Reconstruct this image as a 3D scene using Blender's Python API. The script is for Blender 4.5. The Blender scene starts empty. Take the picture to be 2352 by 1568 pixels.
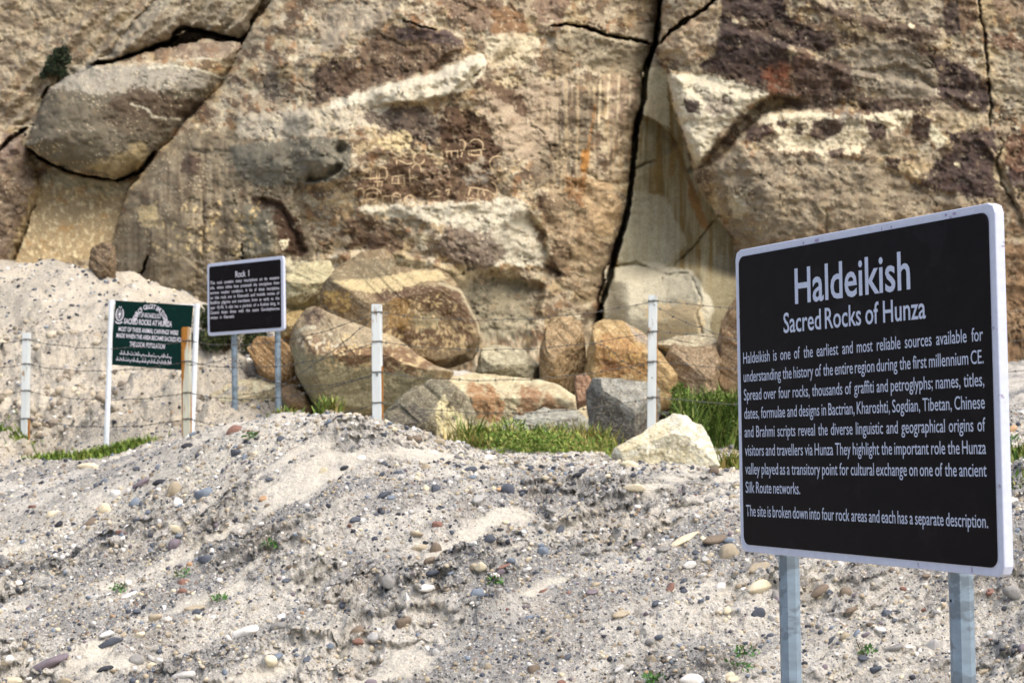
import bpy, bmesh, math, random
import numpy as np
from mathutils import Vector, Matrix
random.seed(7)
rng = np.random.default_rng(11)
scene = bpy.context.scene
C = scene.collection
R = math.radians

# ------------------------------------------------------------------ camera
F = 3920.0                      # focal length in the 2352 px wide frame used for measuring
ZC = 1.6
PITCH = math.atan(221.0 / F)
cam_d = bpy.data.cameras.new('camera')
cam_d.sensor_width = 36.0
cam_d.lens = 60.0
cam_d.clip_end = 500.0
cam_d.dof.use_dof = True
cam_d.dof.focus_distance = 5.3
cam_d.dof.aperture_fstop = 8.5
cam = bpy.data.objects.new('camera', cam_d)
C.objects.link(cam)
cam.location = (0, 0, ZC)
cam.rotation_euler = (math.pi / 2 + PITCH, 0, 0)
scene.camera = cam

# ------------------------------------------------------------------ sky, sun, exposure
SUN_AZ, SUN_EL = R(130), R(57)          # azimuth clockwise from +Y
world = bpy.data.worlds.new('World')
scene.world = world
world.use_nodes = True
wn = world.node_tree.nodes
sky = wn.new('ShaderNodeTexSky')
sky.sky_type = 'NISHITA'
sky.sun_disc = False
sky.sun_elevation = SUN_EL
sky.sun_rotation = SUN_AZ
sky.dust_density = 5.0
sky.air_density = 1.0
sky.ozone_density = 1.0
wn['Background'].inputs['Strength'].default_value = 0.15
world.node_tree.links.new(sky.outputs[0], wn['Background'].inputs['Color'])
sun_d = bpy.data.lights.new('sun', 'SUN')
sun_d.energy = 1.5
sun_d.angle = R(55)
sun_d.color = (1.0, 0.97, 0.92)
sun = bpy.data.objects.new('sun', sun_d)
C.objects.link(sun)
sdir = Vector((math.sin(SUN_AZ) * math.cos(SUN_EL), math.cos(SUN_AZ) * math.cos(SUN_EL), math.sin(SUN_EL)))
sun.rotation_euler = (-sdir).to_track_quat('-Z', 'Y').to_euler()
sun.location = (0, 0, 20)
vs = scene.view_settings
vs.view_transform = 'Standard'
vs.look = 'None'
vs.gamma = 1.0
vs.use_curve_mapping = False
vs.exposure = 0.6

# ------------------------------------------------------------------ helpers
cP, sP = math.cos(PITCH), math.sin(PITCH)

def at(u, v, Y):
    """point at world depth Y seen at measuring pixel (u, v)"""
    x = (np.asarray(u, float) - 1176.0) / F
    y = (784.0 - np.asarray(v, float)) / F
    dy = cP - y * sP
    t = np.asarray(Y, float) / dy
    return np.stack(np.broadcast_arrays(x * t, np.asarray(Y, float), ZC + (sP + y * cP) * t), -1)

def proj(P):
    P = np.asarray(P, float)
    X, Y, Z = P[..., 0], P[..., 1], P[..., 2] - ZC
    yc = -Y * sP + Z * cP
    zc = np.maximum(Y * cP + Z * sP, 1e-3)
    return 1176 + F * X / zc, 784 - F * yc / zc

def lin(c):
    c = np.asarray(c, float) / 255.0
    return np.where(c <= 0.04045, c / 12.92, ((c + 0.055) / 1.055) ** 2.4)

_perm = np.random.default_rng(3).permutation(4096)
_ga = np.random.default_rng(4).uniform(0, 2 * math.pi, 4096)
_gx, _gy = np.cos(_ga), np.sin(_ga)

def perlin(x, y, seed=0):
    xi = np.floor(x).astype(np.int64); yi = np.floor(y).astype(np.int64)
    fx = x - xi; fy = y - yi
    ux = fx * fx * fx * (fx * (fx * 6 - 15) + 10); uy = fy * fy * fy * (fy * (fy * 6 - 15) + 10)
    def g(ix, iy, dx, dy):
        h = _perm[(_perm[(ix + seed * 131) & 4095] + iy) & 4095]
        return _gx[h] * dx + _gy[h] * dy
    a = g(xi, yi, fx, fy); b = g(xi + 1, yi, fx - 1, fy)
    c = g(xi, yi + 1, fx, fy - 1); d = g(xi + 1, yi + 1, fx - 1, fy - 1)
    return ((a + (b - a) * ux) + ((c + (d - c) * ux) - (a + (b - a) * ux)) * uy) * 1.5

def fbm(x, y, o=4, seed=0, gain=0.5, ridged=False):
    s = 0; a = 1.0; t = 0
    for k in range(o):
        n = perlin(x, y, seed + k * 7)
        if ridged: n = 1 - 2 * np.abs(n)
        s = s + a * n; t += a; a *= gain; x = x * 2.03 + 17.3; y = y * 2.03 - 9.1
    return s / t

def sstep(a, b, x):
    t = np.clip((x - a) / (b - a), 0, 1)
    return t * t * (3 - 2 * t)

def poly_sd(u, v, poly):
    """signed distance, positive inside"""
    P = np.asarray(poly, float); n = len(P)
    d2 = np.full(u.shape, 1e18); ins = np.zeros(u.shape, bool)
    for i in range(n):
        a = P[i]; b = P[(i + 1) % n]; e = b - a
        wx = u - a[0]; wy = v - a[1]
        t = np.clip((wx * e[0] + wy * e[1]) / (e @ e + 1e-12), 0, 1)
        d2 = np.minimum(d2, (wx - t * e[0]) ** 2 + (wy - t * e[1]) ** 2)
        if a[1] != b[1]:
            c = ((a[1] > v) != (b[1] > v)) & (u < (b[0] - a[0]) * (v - a[1]) / (b[1] - a[1]) + a[0])
            ins ^= c
    d = np.sqrt(d2)
    return np.where(ins, d, -d)

def line_d(u, v, pts):
    """distance to a polyline, side (+ = to the right of travel in image space, y down = below when going left to right), parameter"""
    P = np.asarray(pts, float)
    best = np.full(u.shape, 1e18); side = np.zeros(u.shape); par = np.zeros(u.shape)
    n = len(P) - 1
    for i in range(n):
        a, b = P[i], P[i + 1]; e = b - a
        wx = u - a[0]; wy = v - a[1]
        t = np.clip((wx * e[0] + wy * e[1]) / (e @ e + 1e-12), 0, 1)
        d2 = (wx - t * e[0]) ** 2 + (wy - t * e[1]) ** 2
        m = d2 < best
        best = np.where(m, d2, best)
        side = np.where(m, np.sign(e[0] * wy - e[1] * wx), side)
        par = np.where(m, (i + t) / n, par)
    return np.sqrt(best), side, par

def mesh_obj(name, V, Fc, mat, parent=None, col=None, smooth=True, loc=None):
    V = np.asarray(V, np.float32); Fc = np.asarray(Fc, np.int32)
    me = bpy.data.meshes.new(name)
    k = Fc.shape[1]
    me.vertices.add(len(V)); me.vertices.foreach_set('co', V.ravel())
    me.loops.add(Fc.size); me.loops.foreach_set('vertex_index', Fc.ravel())
    me.polygons.add(len(Fc))
    me.polygons.foreach_set('loop_start', np.arange(0, Fc.size, k, dtype=np.int32))
    me.polygons.foreach_set('use_smooth', np.full(len(Fc), smooth))
    if col is not None:
        a = me.color_attributes.new('Col', 'FLOAT_COLOR', 'POINT')
        a.data.foreach_set('color', np.concatenate([np.clip(col, 0, 1), np.ones((len(V), 1))], 1).astype(np.float32).ravel())
    me.update(calc_edges=True)
    me.materials.append(mat)
    o = bpy.data.objects.new(name, me)
    C.objects.link(o)
    if parent is not None: o.parent = parent
    if loc is not None: o.location = loc
    return o

def bm_obj(name, bm, mat, parent=None, smooth=False):
    me = bpy.data.meshes.new(name)
    bmesh.ops.recalc_face_normals(bm, faces=bm.faces)
    bm.to_mesh(me); bm.free()
    for p in me.polygons: p.use_smooth = smooth
    me.materials.append(mat)
    o = bpy.data.objects.new(name, me)
    C.objects.link(o)
    if parent is not None: o.parent = parent
    return o

def tag(o, label=None, cat=None, group=None, kind=None):
    if label: o['label'] = label
    if cat: o['category'] = cat
    if group: o['group'] = group
    if kind: o['kind'] = kind
    return o

def empty(name, loc, label, cat, group=None):
    o = bpy.data.objects.new(name, None)
    C.objects.link(o); o.location = loc; o.empty_display_size = 0.1
    return tag(o, label, cat, group)

def grid_faces(nr, nc):
    i = np.arange(nr * nc).reshape(nr, nc)
    return np.stack([i[:-1, :-1], i[1:, :-1], i[1:, 1:], i[:-1, 1:]], -1).reshape(-1, 4)

def ico(sub):
    bm = bmesh.new(); bmesh.ops.create_icosphere(bm, subdivisions=sub, radius=1.0)
    V = np.array([v.co[:] for v in bm.verts]); Fc = np.array([[v.index for v in f.verts] for f in bm.faces])
    bm.free(); return V, Fc

# ------------------------------------------------------------------ materials
def nodes_mat(name, rough=0.9):
    m = bpy.data.materials.new(name); m.use_nodes = True
    nt = m.node_tree; b = nt.nodes['Principled BSDF']
    b.inputs['Roughness'].default_value = rough
    return m, nt, b

def surface_mat(name, rough=0.92, base=None, scales=(30, 140), amp=(0.25, 0.25), bump=0.3, bdist=0.01, spec=0.25, tint=None):
    """vertex colour (or one base colour) broken up by two octaves of noise, with bump"""
    m, nt, b = nodes_mat(name, rough)
    L = nt.links
    b.inputs['Specular IOR Level'].default_value = spec
    tc = nt.nodes.new('ShaderNodeTexCoord')
    if base is None:
        a = nt.nodes.new('ShaderNodeVertexColor'); a.layer_name = 'Col'; out = a.outputs['Color']
    else:
        a = nt.nodes.new('ShaderNodeRGB'); a.outputs[0].default_value = (*lin(base), 1); out = a.outputs[0]
    hs = []
    for s, am in zip(scales, amp):
        n = nt.nodes.new('ShaderNodeTexNoise'); n.inputs['Scale'].default_value = s; n.inputs['Detail'].default_value = 5
        n.inputs['Roughness'].default_value = 0.62
        L.new(tc.outputs['Object'], n.inputs['Vector'])
        r = nt.nodes.new('ShaderNodeMapRange')
        r.inputs['From Min'].default_value = 0.28; r.inputs['From Max'].default_value = 0.72
        r.inputs['To Min'].default_value = 1 - am; r.inputs['To Max'].default_value = 1 + am
        L.new(n.outputs['Fac'], r.inputs['Value'])
        mx = nt.nodes.new('ShaderNodeVectorMath'); mx.operation = 'SCALE'
        L.new(out, mx.inputs[0]); L.new(r.outputs[0], mx.inputs['Scale'])
        out = mx.outputs[0]; hs.append(n.outputs['Fac'])
    L.new(out, b.inputs['Base Color'])
    if bump:
        bp = nt.nodes.new('ShaderNodeBump'); bp.inputs['Strength'].default_value = bump; bp.inputs['Distance'].default_value = bdist
        ad = nt.nodes.new('ShaderNodeMath'); ad.operation = 'ADD'
        L.new(hs[0], ad.inputs[0]); L.new(hs[1], ad.inputs[1])
        L.new(ad.outputs[0], bp.inputs['Height']); L.new(bp.outputs[0], b.inputs['Normal'])
    return m

M_rock = surface_mat('rock', 0.93, None, (9, 45), (0.12, 0.28), 0.55, 0.022)
M_ground = surface_mat('bank_soil', 0.95, None, (14, 110), (0.12, 0.28), 0, 0.012)
def add_grit(m):
    """grit too small to model: scattered grains of other colours, with relief"""
    nt = m.node_tree; L = nt.links; b = nt.nodes['Principled BSDF']
    tc = nt.nodes.new('ShaderNodeTexCoord'); at_ = nt.nodes.new('ShaderNodeAttribute'); at_.attribute_name = 'Gravel'
    wn_ = nt.nodes.new('ShaderNodeTexNoise'); wn_.inputs['Scale'].default_value = 60
    L.new(tc.outputs['Object'], wn_.inputs['Vector'])
    wv_ = nt.nodes.new('ShaderNodeVectorMath'); wv_.operation = 'MULTIPLY_ADD'; wv_.inputs[1].default_value = (0.012,) * 3
    L.new(wn_.outputs['Color'], wv_.inputs[0]); L.new(tc.outputs['Object'], wv_.inputs[2])
    col = b.inputs['Base Color'].links[0].from_socket
    hsum = None
    for sc, thr, amt in ((42, 0.52, 1.0), (95, 0.45, 0.9)):
        v = nt.nodes.new('ShaderNodeTexVoronoi'); v.inputs['Scale'].default_value = sc
        L.new(wv_.outputs[0], v.inputs['Vector'])
        sp = nt.nodes.new('ShaderNodeSeparateColor'); L.new(v.outputs['Color'], sp.inputs[0])
        on = nt.nodes.new('ShaderNodeMath'); on.operation = 'GREATER_THAN'; L.new(sp.outputs[0], on.inputs[0]); on.inputs[1].default_value = thr
        rad = nt.nodes.new('ShaderNodeMapRange'); rad.inputs['From Min'].default_value = 0.48; rad.inputs['From Max'].default_value = 0.36
        L.new(v.outputs['Distance'], rad.inputs['Value'])
        mk = nt.nodes.new('ShaderNodeMath'); mk.operation = 'MULTIPLY'; L.new(on.outputs[0], mk.inputs[0]); L.new(rad.outputs[0], mk.inputs[1])
        mk2 = nt.nodes.new('ShaderNodeMath'); mk2.operation = 'MULTIPLY'; L.new(mk.outputs[0], mk2.inputs[0]); L.new(at_.outputs['Fac'], mk2.inputs[1])
        rp = nt.nodes.new('ShaderNodeValToRGB'); L.new(sp.outputs[1], rp.inputs[0])
        e = rp.color_ramp; e.interpolation = 'CONSTANT'
        pal = [(0, (72, 75, 82)), (0.16, (118, 120, 124)), (0.32, (230, 227, 220)), (0.52, (172, 166, 156)), (0.66, (146, 140, 132)), (0.78, (212, 204, 186)), (0.94, (150, 124, 110))]
        e.elements[0].color = (*lin(pal[0][1]), 1); e.elements[1].position = pal[1][0]; e.elements[1].color = (*lin(pal[1][1]), 1)
        for p_, c_ in pal[2:]:
            el = e.elements.new(p_); el.color = (*lin(c_), 1)
        mx = nt.nodes.new('ShaderNodeMix'); mx.data_type = 'RGBA'
        L.new(mk2.outputs[0], mx.inputs['Factor']); L.new(col, mx.inputs['A']); L.new(rp.outputs[0], mx.inputs['B'])
        col = mx.outputs['Result']
        if hsum is None: hsum = mk2.outputs[0]
        else:
            ad = nt.nodes.new('ShaderNodeMath'); ad.operation = 'MULTIPLY_ADD'; ad.inputs[1].default_value = 0.5
            L.new(mk2.outputs[0], ad.inputs[0]); L.new(hsum, ad.inputs[2]); hsum = ad.outputs[0]
    L.new(col, b.inputs['Base Color'])
    fn = nt.nodes.new('ShaderNodeTexNoise'); fn.inputs['Scale'].default_value = 45; fn.inputs['Detail'].default_value = 8; fn.inputs['Roughness'].default_value = 0.7
    L.new(tc.outputs['Object'], fn.inputs['Vector'])
    ad = nt.nodes.new('ShaderNodeMath'); ad.operation = 'MULTIPLY_ADD'; ad.inputs[1].default_value = 2.0
    L.new(fn.outputs['Fac'], ad.inputs[0]); L.new(hsum, ad.inputs[2])
    bp = nt.nodes.new('ShaderNodeBump'); bp.inputs['Strength'].default_value = 0.85; bp.inputs['Distance'].default_value = 0.018
    L.new(ad.outputs[0], bp.inputs['Height']); L.new(bp.outputs[0], b.inputs['Normal'])
add_grit(M_ground)
M_crumb = surface_mat('earth_crumb', 0.95, None, (30, 110), (0.12, 0.25), 0.6, 0.006)
M_road = surface_mat('road_gravel', 0.95, (150, 144, 134), (20, 120), (0.15, 0.3), 0.6, 0.01)
M_stone = surface_mat('river_stone', 0.8, None, (28, 120), (0.12, 0.16), 0.25, 0.004, 0.3)
M_gravel = surface_mat('gravel', 0.85, None, (40, 150), (0.1, 0.12), 0.2, 0.003, 0.3)
M_leaf = surface_mat('leaf', 0.7, None, (10, 50), (0.15, 0.15), 0)
M_stem = surface_mat('stem', 0.9, (96, 84, 60), (20, 80), (0.2, 0.2), 0.2)
M_pecked = surface_mat('pecked_rock', 0.95, (176, 154, 120), (14, 70), (0.16, 0.2), 0.3, 0.01)

def paint_mat(name, base, wear, wear_amt, scale, rough=0.5, spec=0.5, metallic=0.0, stretch=(1, 1, 1), grain=0.05):
    """paint with patches of wear / rust"""
    m, nt, b = nodes_mat(name, rough)
    L = nt.links
    b.inputs['Specular IOR Level'].default_value = spec
    b.inputs['Metallic'].default_value = metallic
    tc = nt.nodes.new('ShaderNodeTexCoord')
    mp = nt.nodes.new('ShaderNodeMapping'); mp.inputs['Scale'].default_value = stretch
    L.new(tc.outputs['Object'], mp.inputs['Vector'])
    n = nt.nodes.new('ShaderNodeTexNoise'); n.inputs['Scale'].default_value = scale; n.inputs['Detail'].default_value = 8
    n.inputs['Roughness'].default_value = 0.6
    L.new(mp.outputs[0], n.inputs['Vector'])
    r = nt.nodes.new('ShaderNodeMapRange'); r.interpolation_type = 'SMOOTHSTEP'
    r.inputs['From Min'].default_value = 1 - wear_amt - 0.03; r.inputs['From Max'].default_value = 1 - wear_amt + 0.03
    L.new(n.outputs['Fac'], r.inputs['Value'])
    n2 = nt.nodes.new('ShaderNodeTexNoise'); n2.inputs['Scale'].default_value = scale * 2.3; n2.inputs['Detail'].default_value = 6
    L.new(mp.outputs[0], n2.inputs['Vector'])
    r2 = nt.nodes.new('ShaderNodeMapRange'); r2.inputs['From Min'].default_value = 0.3; r2.inputs['From Max'].default_value = 0.7
    r2.inputs['To Min'].default_value = 1 - grain; r2.inputs['To Max'].default_value = 1 + grain
    L.new(n2.outputs['Fac'], r2.inputs['Value'])
    mx = nt.nodes.new('ShaderNodeMix'); mx.data_type = 'RGBA'
    mx.inputs['A'].default_value = (*lin(base), 1); mx.inputs['B'].default_value = (*lin(wear), 1)
    L.new(r.outputs[0], mx.inputs['Factor'])
    sc = nt.nodes.new('ShaderNodeVectorMath'); sc.operation = 'SCALE'
    L.new(mx.outputs['Result'], sc.inputs[0]); L.new(r2.outputs[0], sc.inputs['Scale'])
    L.new(sc.outputs[0], b.inputs['Base Color'])
    bp = nt.nodes.new('ShaderNodeBump'); bp.inputs['Strength'].default_value = 0.15; bp.inputs['Distance'].default_value = 0.002
    L.new(n.outputs['Fac'], bp.inputs['Height']); L.new(bp.outputs[0], b.inputs['Normal'])
    return m

M_white = paint_mat('white_sign_enamel', (208, 214, 232), (150, 140, 165), 0.33, 22, 0.45, 0.4)
M_black = paint_mat('black_sign_vinyl', (19, 14, 16), (27, 22, 24), 0.42, 6, 0.55, 0.12, grain=0.2)
M_letter = paint_mat('white_lettering', (200, 209, 230), (180, 182, 195), 0.30, 30, 0.5, 0.3)
M_letter_far = paint_mat('white_lettering_plain', (236, 232, 240), (200, 198, 205), 0.30, 30, 0.5, 0.3)
M_galv = paint_mat('galvanised_steel', (140, 158, 172), (118, 132, 142), 0.47, 16, 0.55, 0.5, 0.15, (1, 1, 0.25), 0.14)
M_green = paint_mat('green_sign_paint', (8, 42, 37), (18, 54, 48), 0.36, 9, 0.6, 0.1, grain=0.15)
M_post = paint_mat('white_post_paint', (218, 224, 222), (158, 120, 72), 0.40, 9, 0.6, 0.3, 0, (1, 1, 0.22), 0.08)
M_post_rust = paint_mat('rusty_post_paint', (196, 196, 178), (166, 112, 44), 0.50, 8, 0.7, 0.3, 0, (1.6, 1.6, 0.18), 0.12)
M_rust = paint_mat('rust', (150, 98, 40), (178, 128, 70), 0.48, 30, 0.85, 0.2, 0, (1, 1, 0.4), 0.2)
M_pipe = paint_mat('white_pipe_paint', (226, 232, 236), (190, 186, 170), 0.30, 12, 0.5, 0.4, 0, (1, 1, 0.3), 0.06)
M_wire = paint_mat('wire_steel', (84, 88, 86), (108, 84, 62), 0.45, 40, 0.7, 0.4, 0.3)

# ------------------------------------------------------------------ ground: gravel bank
ctrl = [  # (u, v, depth)
    (-700, 1568, 8.6), (-300, 1568, 8.5), (0, 1568, 8.4), (600, 1568, 8.3), (1200, 1568, 8.2), (1800, 1568, 8.0), (2352, 1568, 7.7), (2800, 1568, 7.5),
    (-700, 1350, 10.4), (0, 1350, 10.0), (300, 1350, 9.7), (600, 1350, 9.3), (1200, 1350, 9.05), (1800, 1340, 8.85), (2352, 1340, 8.5), (2800, 1330, 8.3),
    (-700, 1200, 13.0), (0, 1200, 12.2), (250, 1190, 11.4), (430, 1190, 10.5), (900, 1190, 9.8), (1400, 1200, 9.85), (2000, 1200, 9.5), (2352, 1190, 9.2), (2800, 1180, 9.0),
    (600, 1080, 10.5), (800, 1060, 10.4), (1000, 1100, 10.25), (1400, 1120, 10.3), (1800, 1110, 10.2),
    (-700, 1085, 16.0), (0, 1075, 15.4), (130, 1070, 15.0), (250, 1062, 14.4), (350, 1045, 13.4), (430, 1018, 12.4), (530, 980, 11.6), (640, 985, 11.3), (740, 962, 11.2), (865, 972, 11.2),
    (950, 995, 11.1), (1020, 1030, 11.0), (1100, 1062, 11.0), (1400, 1076, 10.9), (1560, 1086, 10.8), (1700, 1094, 10.8), (2000, 1060, 11.0), (2200, 990, 11.4), (2352, 935, 11.8), (2800, 900, 12.3),
    (530, 992, 12.8), (740, 980, 12.6), (865, 985, 12.6), (1020, 1036, 12.4), (1250, 1052, 12.4), (1450, 1062, 12.2), (1680, 1070, 12.2),
    # behind the crest
    (550, 990, 14.6), (740, 985, 14.4), (865, 990, 14.6), (1000, 1040, 14.4), (1250, 1046, 14.4), (1450, 1050, 14.2), (1650, 1052, 14.0), (1900, 1040, 14.2),
    (900, 1000, 16.6), (1100, 1015, 16.6), (1300, 1010, 16.6), (1500, 1010, 16.4), (1680, 1004, 16.0), (2000, 980, 16.2), (2352, 900, 16.5),
    (-700, 1040, 18.0), (0, 1030, 17.8), (60, 1044, 17.4), (250, 1048, 16.2), (440, 1005, 16.0), (620, 975, 16.9),
    (-700, 870, 19.5), (0, 880, 19.4), (200, 900, 18.8), (350, 900, 18.2), (500, 900, 17.9), (-700, 740, 21), (0, 750, 20.8), (180, 770, 20.2), (330, 800, 19.4), (480, 850, 18.6),
    (-700, 600, 23.4), (0, 616, 23.2), (150, 610, 22.9), (250, 650, 22.0), (350, 690, 21.2), (470, 740, 20.6), (600, 800, 19.8), (640, 900, 18.2),
    (0, 600, 24.6), (250, 640, 23.8), (600, 780, 22.0), (1000, 900, 20.5), (1400, 930, 19.5), (1700, 930, 18.6), (2200, 860, 18.5),
]
CP = np.array([at(*c) for c in ctrl])
extra = [(x, y, -0.12) for y in (1.5, 4.0, 5.6) for x in (-14, -8, -4, -1.5, 1, 3, 6, 12)]
extra += [(-12, 7.3, 0.0), (-7, 7.2, 0.05), (9, 6.4, 0.05), (13, 6.4, 0), (-12, 12, 0.9), (12, 10, 1.2), (12, 14, 2.2), (12, 19, 2.6), (9, 24, 2.6), (0, 25, 3.0), (-12, 18, 1.5), (-13, 25, 4.2)]
CP = np.vstack([CP, np.array(extra)])
def _phi(r2): return np.sqrt(r2 + 0.35 ** 2)
_A = _phi(((CP[:, None, :2] - CP[None, :, :2]) ** 2).sum(-1))
_n = len(CP)
_K = np.zeros((_n + 3, _n + 3)); _K[:_n, :_n] = _A - 0.02 * np.eye(_n)
_K[:_n, _n] = 1; _K[:_n, _n + 1:] = CP[:, :2]; _K[_n, :_n] = 1; _K[_n + 1:, :_n] = CP[:, :2].T
_w = np.linalg.solve(_K, np.concatenate([CP[:, 2], np.zeros(3)]))
def ground_base(x, y):
    z = _w[_n] + _w[_n + 1] * x + _w[_n + 2] * y
    for i in range(_n):
        z = z + _w[i] * np.sqrt((x - CP[i, 0]) ** 2 + (y - CP[i, 1]) ** 2 + 0.1225)
    return z

gu = np.concatenate([np.arange(-1000, -60, 14), np.arange(-60, 2412, 4.1), np.arange(2412, 3300, 14)])
gy = np.concatenate([np.linspace(2.5, 7.2, 24)[:-1], np.linspace(7.2, 11.6, 350)[:-1], np.linspace(11.6, 18.0, 150)[:-1], np.linspace(18, 25.5, 110)])
GU, GY = np.meshgrid(gu, gy)
GX = (GU - 1176) / F * GY
GZ = ground_base(GX, GY)
# relief: slumped ledges and clods running down to the left, gullies, pits
sx, sy = GX * 0.82 + GY * 0.57, -GX * 0.57 + GY * 0.82       # along / across the fall
near = sstep(13.5, 11.6, GY) * sstep(6.6, 7.4, GY)
big = fbm(GX * 0.9, GY * 0.9, 3, 1)
led = fbm(sx * 1.1, sy * 2.4, 5, 2)
tr = led * 5.0
ter = np.floor(tr) + sstep(0.12, 0.88, tr - np.floor(tr))
clod = fbm(GX * 5, GY * 7, 4, 3, 0.6, True)
fine = fbm(GX * 16, GY * 20, 3, 5, 0.6)
crest_m = sstep(10.5, 10.9, GY) * near
rough_m = (1 - 0.7 * crest_m) * sstep(-0.15, 0.35, fbm(GX * 0.8 + 4, GY * 1.0, 3, 9) + 0.15 * led)
sand_m = sstep(0.20, 0.36, fbm(sx * 0.8 + 3, sy * 1.7, 4, 21, 0.6)) * near        # smooth runs of fine sand
det = big * 0.10 + (ter / 5.0 * 0.26 + led * 0.08) * (0.3 + 0.7 * rough_m) + clod * 0.06 * (0.3 + 0.7 * rough_m) + fine * 0.035 + 0.016 * fbm(GX * 42, GY * 46, 2, 6) * (0.4 + rough_m)
pit = np.clip(fbm(GX * 4.2, GY * 6.0, 3, 31) - 0.22, 0, 1) * rough_m
det = det - pit * 0.38
det = det * (1 - 0.75 * sand_m)
amp = near * 0.75 + (1 - near) * 0.45 * sstep(12.0, 13, GY)
dxl = sstep(-1.2, -3.5, GX) * sstep(13.5, 15.5, GY)           # the sandy fan below the hollow has its own gullies
GZ = GZ + det * amp + dxl * (0.28 * (fbm(GX * 0.7, GY * 0.5, 4, 41, 0.55, True) - 0.3) * sstep(15.5, 17, GY) * sstep(24, 22, GY) + (0.30 * led + 0.10 * clod - 0.35 * pit) * sstep(16.2, 17.2, GY) * sstep(20.8, 19.5, GY))
ff = tr - np.floor(tr)                                         # lips of the ledges hang forward, the risers are undercut
lip = sstep(0.55, 0.78, ff) * sstep(1.0, 0.8, ff) - 0.55 * sstep(0.2, 0.45, ff) * sstep(0.66, 0.5, ff)
ysh = lip * 0.042 * (0.2 + 0.8 * rough_m) * (1 - sand_m) + 0.035 * fbm(GX * 9, GY * 9, 3, 33, 0.6) * (0.3 + rough_m) + 0.05 * pit + (0.022 * fbm(GX * 34, GY * 30, 2, 35) + 0.010 * fbm(GX * 90, GY * 80, 2, 36)) * (0.3 + rough_m) * (1 - 0.8 * sand_m)
fan_m = dxl * sstep(16.4, 17.2, GY) * sstep(21.5, 19.8, GY)
ysh2 = 0.10 * sstep(0.05, 0.3, fbm(GX * 1.6, GY * 1.4, 4, 43, 0.6)) + 0.10 * fbm(GX * 5, GY * 5, 3, 45, 0.6)
GP = np.stack([GX, GY - ysh * near - ysh2 * fan_m, GZ], -1)
# colours of soil: dry silt, gravel grey, sand runs
silt, grey, sand, dun = lin((192, 187, 176)), lin((142, 141, 138)), lin((203, 196, 180)), lin((164, 156, 143))
g1 = sstep(-0.18, 0.25, fbm(sx * 0.9, sy * 2.2, 5, 51))[..., None]
gc = silt * (1 - g1) + grey * g1
g2 = sstep(0.0, 0.35, fbm(GX * 3, GY * 3, 4, 55))[..., None] * 0.5
gc = gc * (1 - g2) + dun * g2
gc = gc * (1 - 0.85 * sand_m[..., None]) + sand * 0.85 * sand_m[..., None]
uu, vv = proj(GP)
fan = (sstep(13.5, 16, GY) * sstep(-0.5, -2.5, GX))[..., None] * 0.75
fan_c = lin((190, 180, 160)) * (1 - 0.25 * sstep(0, 0.4, fbm(GX * 2, GY * 2, 4, 57)))[..., None]
gc = gc * (1 - fan) + fan_c * fan
gc = gc * (1 + 0.16 * fbm(GX * 30, GY * 34, 3, 59, 0.7)[..., None] * (1 - 0.6 * sand_m[..., None]))
gc = gc * (1 - 0.6 * crest_m[..., None]) + lin((196, 190, 176)) * 0.6 * crest_m[..., None]
gc = np.clip(gc * 1.24, 0, 0.85)
bank = mesh_obj('gravel_bank', GP.reshape(-1, 3), grid_faces(*GX.shape)[:, ::-1], M_ground, col=gc.reshape(-1, 3))
grv = np.clip((0.35 + 0.65 * g1[..., 0]) * (1 - 0.8 * sand_m) * (1 - 0.35 * sstep(19.5, 21, GY)), 0, 1)
_at = bank.data.attributes.new('Gravel', 'FLOAT', 'POINT'); _at.data.foreach_set('value', grv.ravel().astype(np.float32))
tag(bank, 'pale silt and gravel bank sloping up to the rocks', kind='structure')
GPf = GP.reshape(-1, 3); GUf, GVf = uu.ravel(), vv.ravel()
gn = np.cross(np.gradient(GP, axis=1), np.gradient(GP, axis=0)); gn /= np.linalg.norm(gn, axis=-1, keepdims=True)
gn *= np.sign(gn[..., 2:3]); GN = gn.reshape(-1, 3)

def ground_at(x, y):
    """height of the built ground at a place"""
    u = 1176 + F * x / y
    r = min(max(np.searchsorted(gy, y), 1), len(gy) - 1); c = min(max(np.searchsorted(gu, u), 1), len(gu) - 1)
    fy = (y - gy[r - 1]) / (gy[r] - gy[r - 1]); fx = (u - gu[c - 1]) / (gu[c] - gu[c - 1])
    return float((GZ[r - 1, c - 1] * (1 - fx) + GZ[r - 1, c] * fx) * (1 - fy) + (GZ[r, c - 1] * (1 - fx) + GZ[r, c] * fx) * fy)

def pick(u, v):
    """index of the nearest-to-camera ground vertex seen at (u, v)"""
    d = (GUf - u) ** 2 + (GVf - v) ** 2
    k = np.where(d < 36)[0]
    if len(k) == 0: return int(np.argmin(d))
    return int(k[np.argmin(GPf[k, 1])])

xs = np.linspace(-90, 90, 61); ys = np.linspace(-90, 90, 61)
RX, RY = np.meshgrid(xs, ys)
road = mesh_obj('ground', np.stack([RX, RY, np.full(RX.shape, 0.0)], -1).reshape(-1, 3), grid_faces(61, 61)[:, ::-1], M_road)
tag(road, 'flat grey gravel ground in front of the bank', kind='structure')

# ------------------------------------------------------------------ rock painting
z1 = lambda *p: [(x / 2.56, y / 2.56) for x, y in p]
z2 = lambda *p: [(735 + x / 2.56, y / 2.56) for x, y in p]
z3 = lambda *p: [(1408.7 + x / 2.493, y / 2.493) for x, y in p]
z5 = lambda *p: [(612.5 + x / 3.2, 551.2 + y / 3.2) for x, y in p]
z6 = lambda *p: [(1163.7 + x / 2.844, 551.2 + y / 2.844) for x, y in p]

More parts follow.
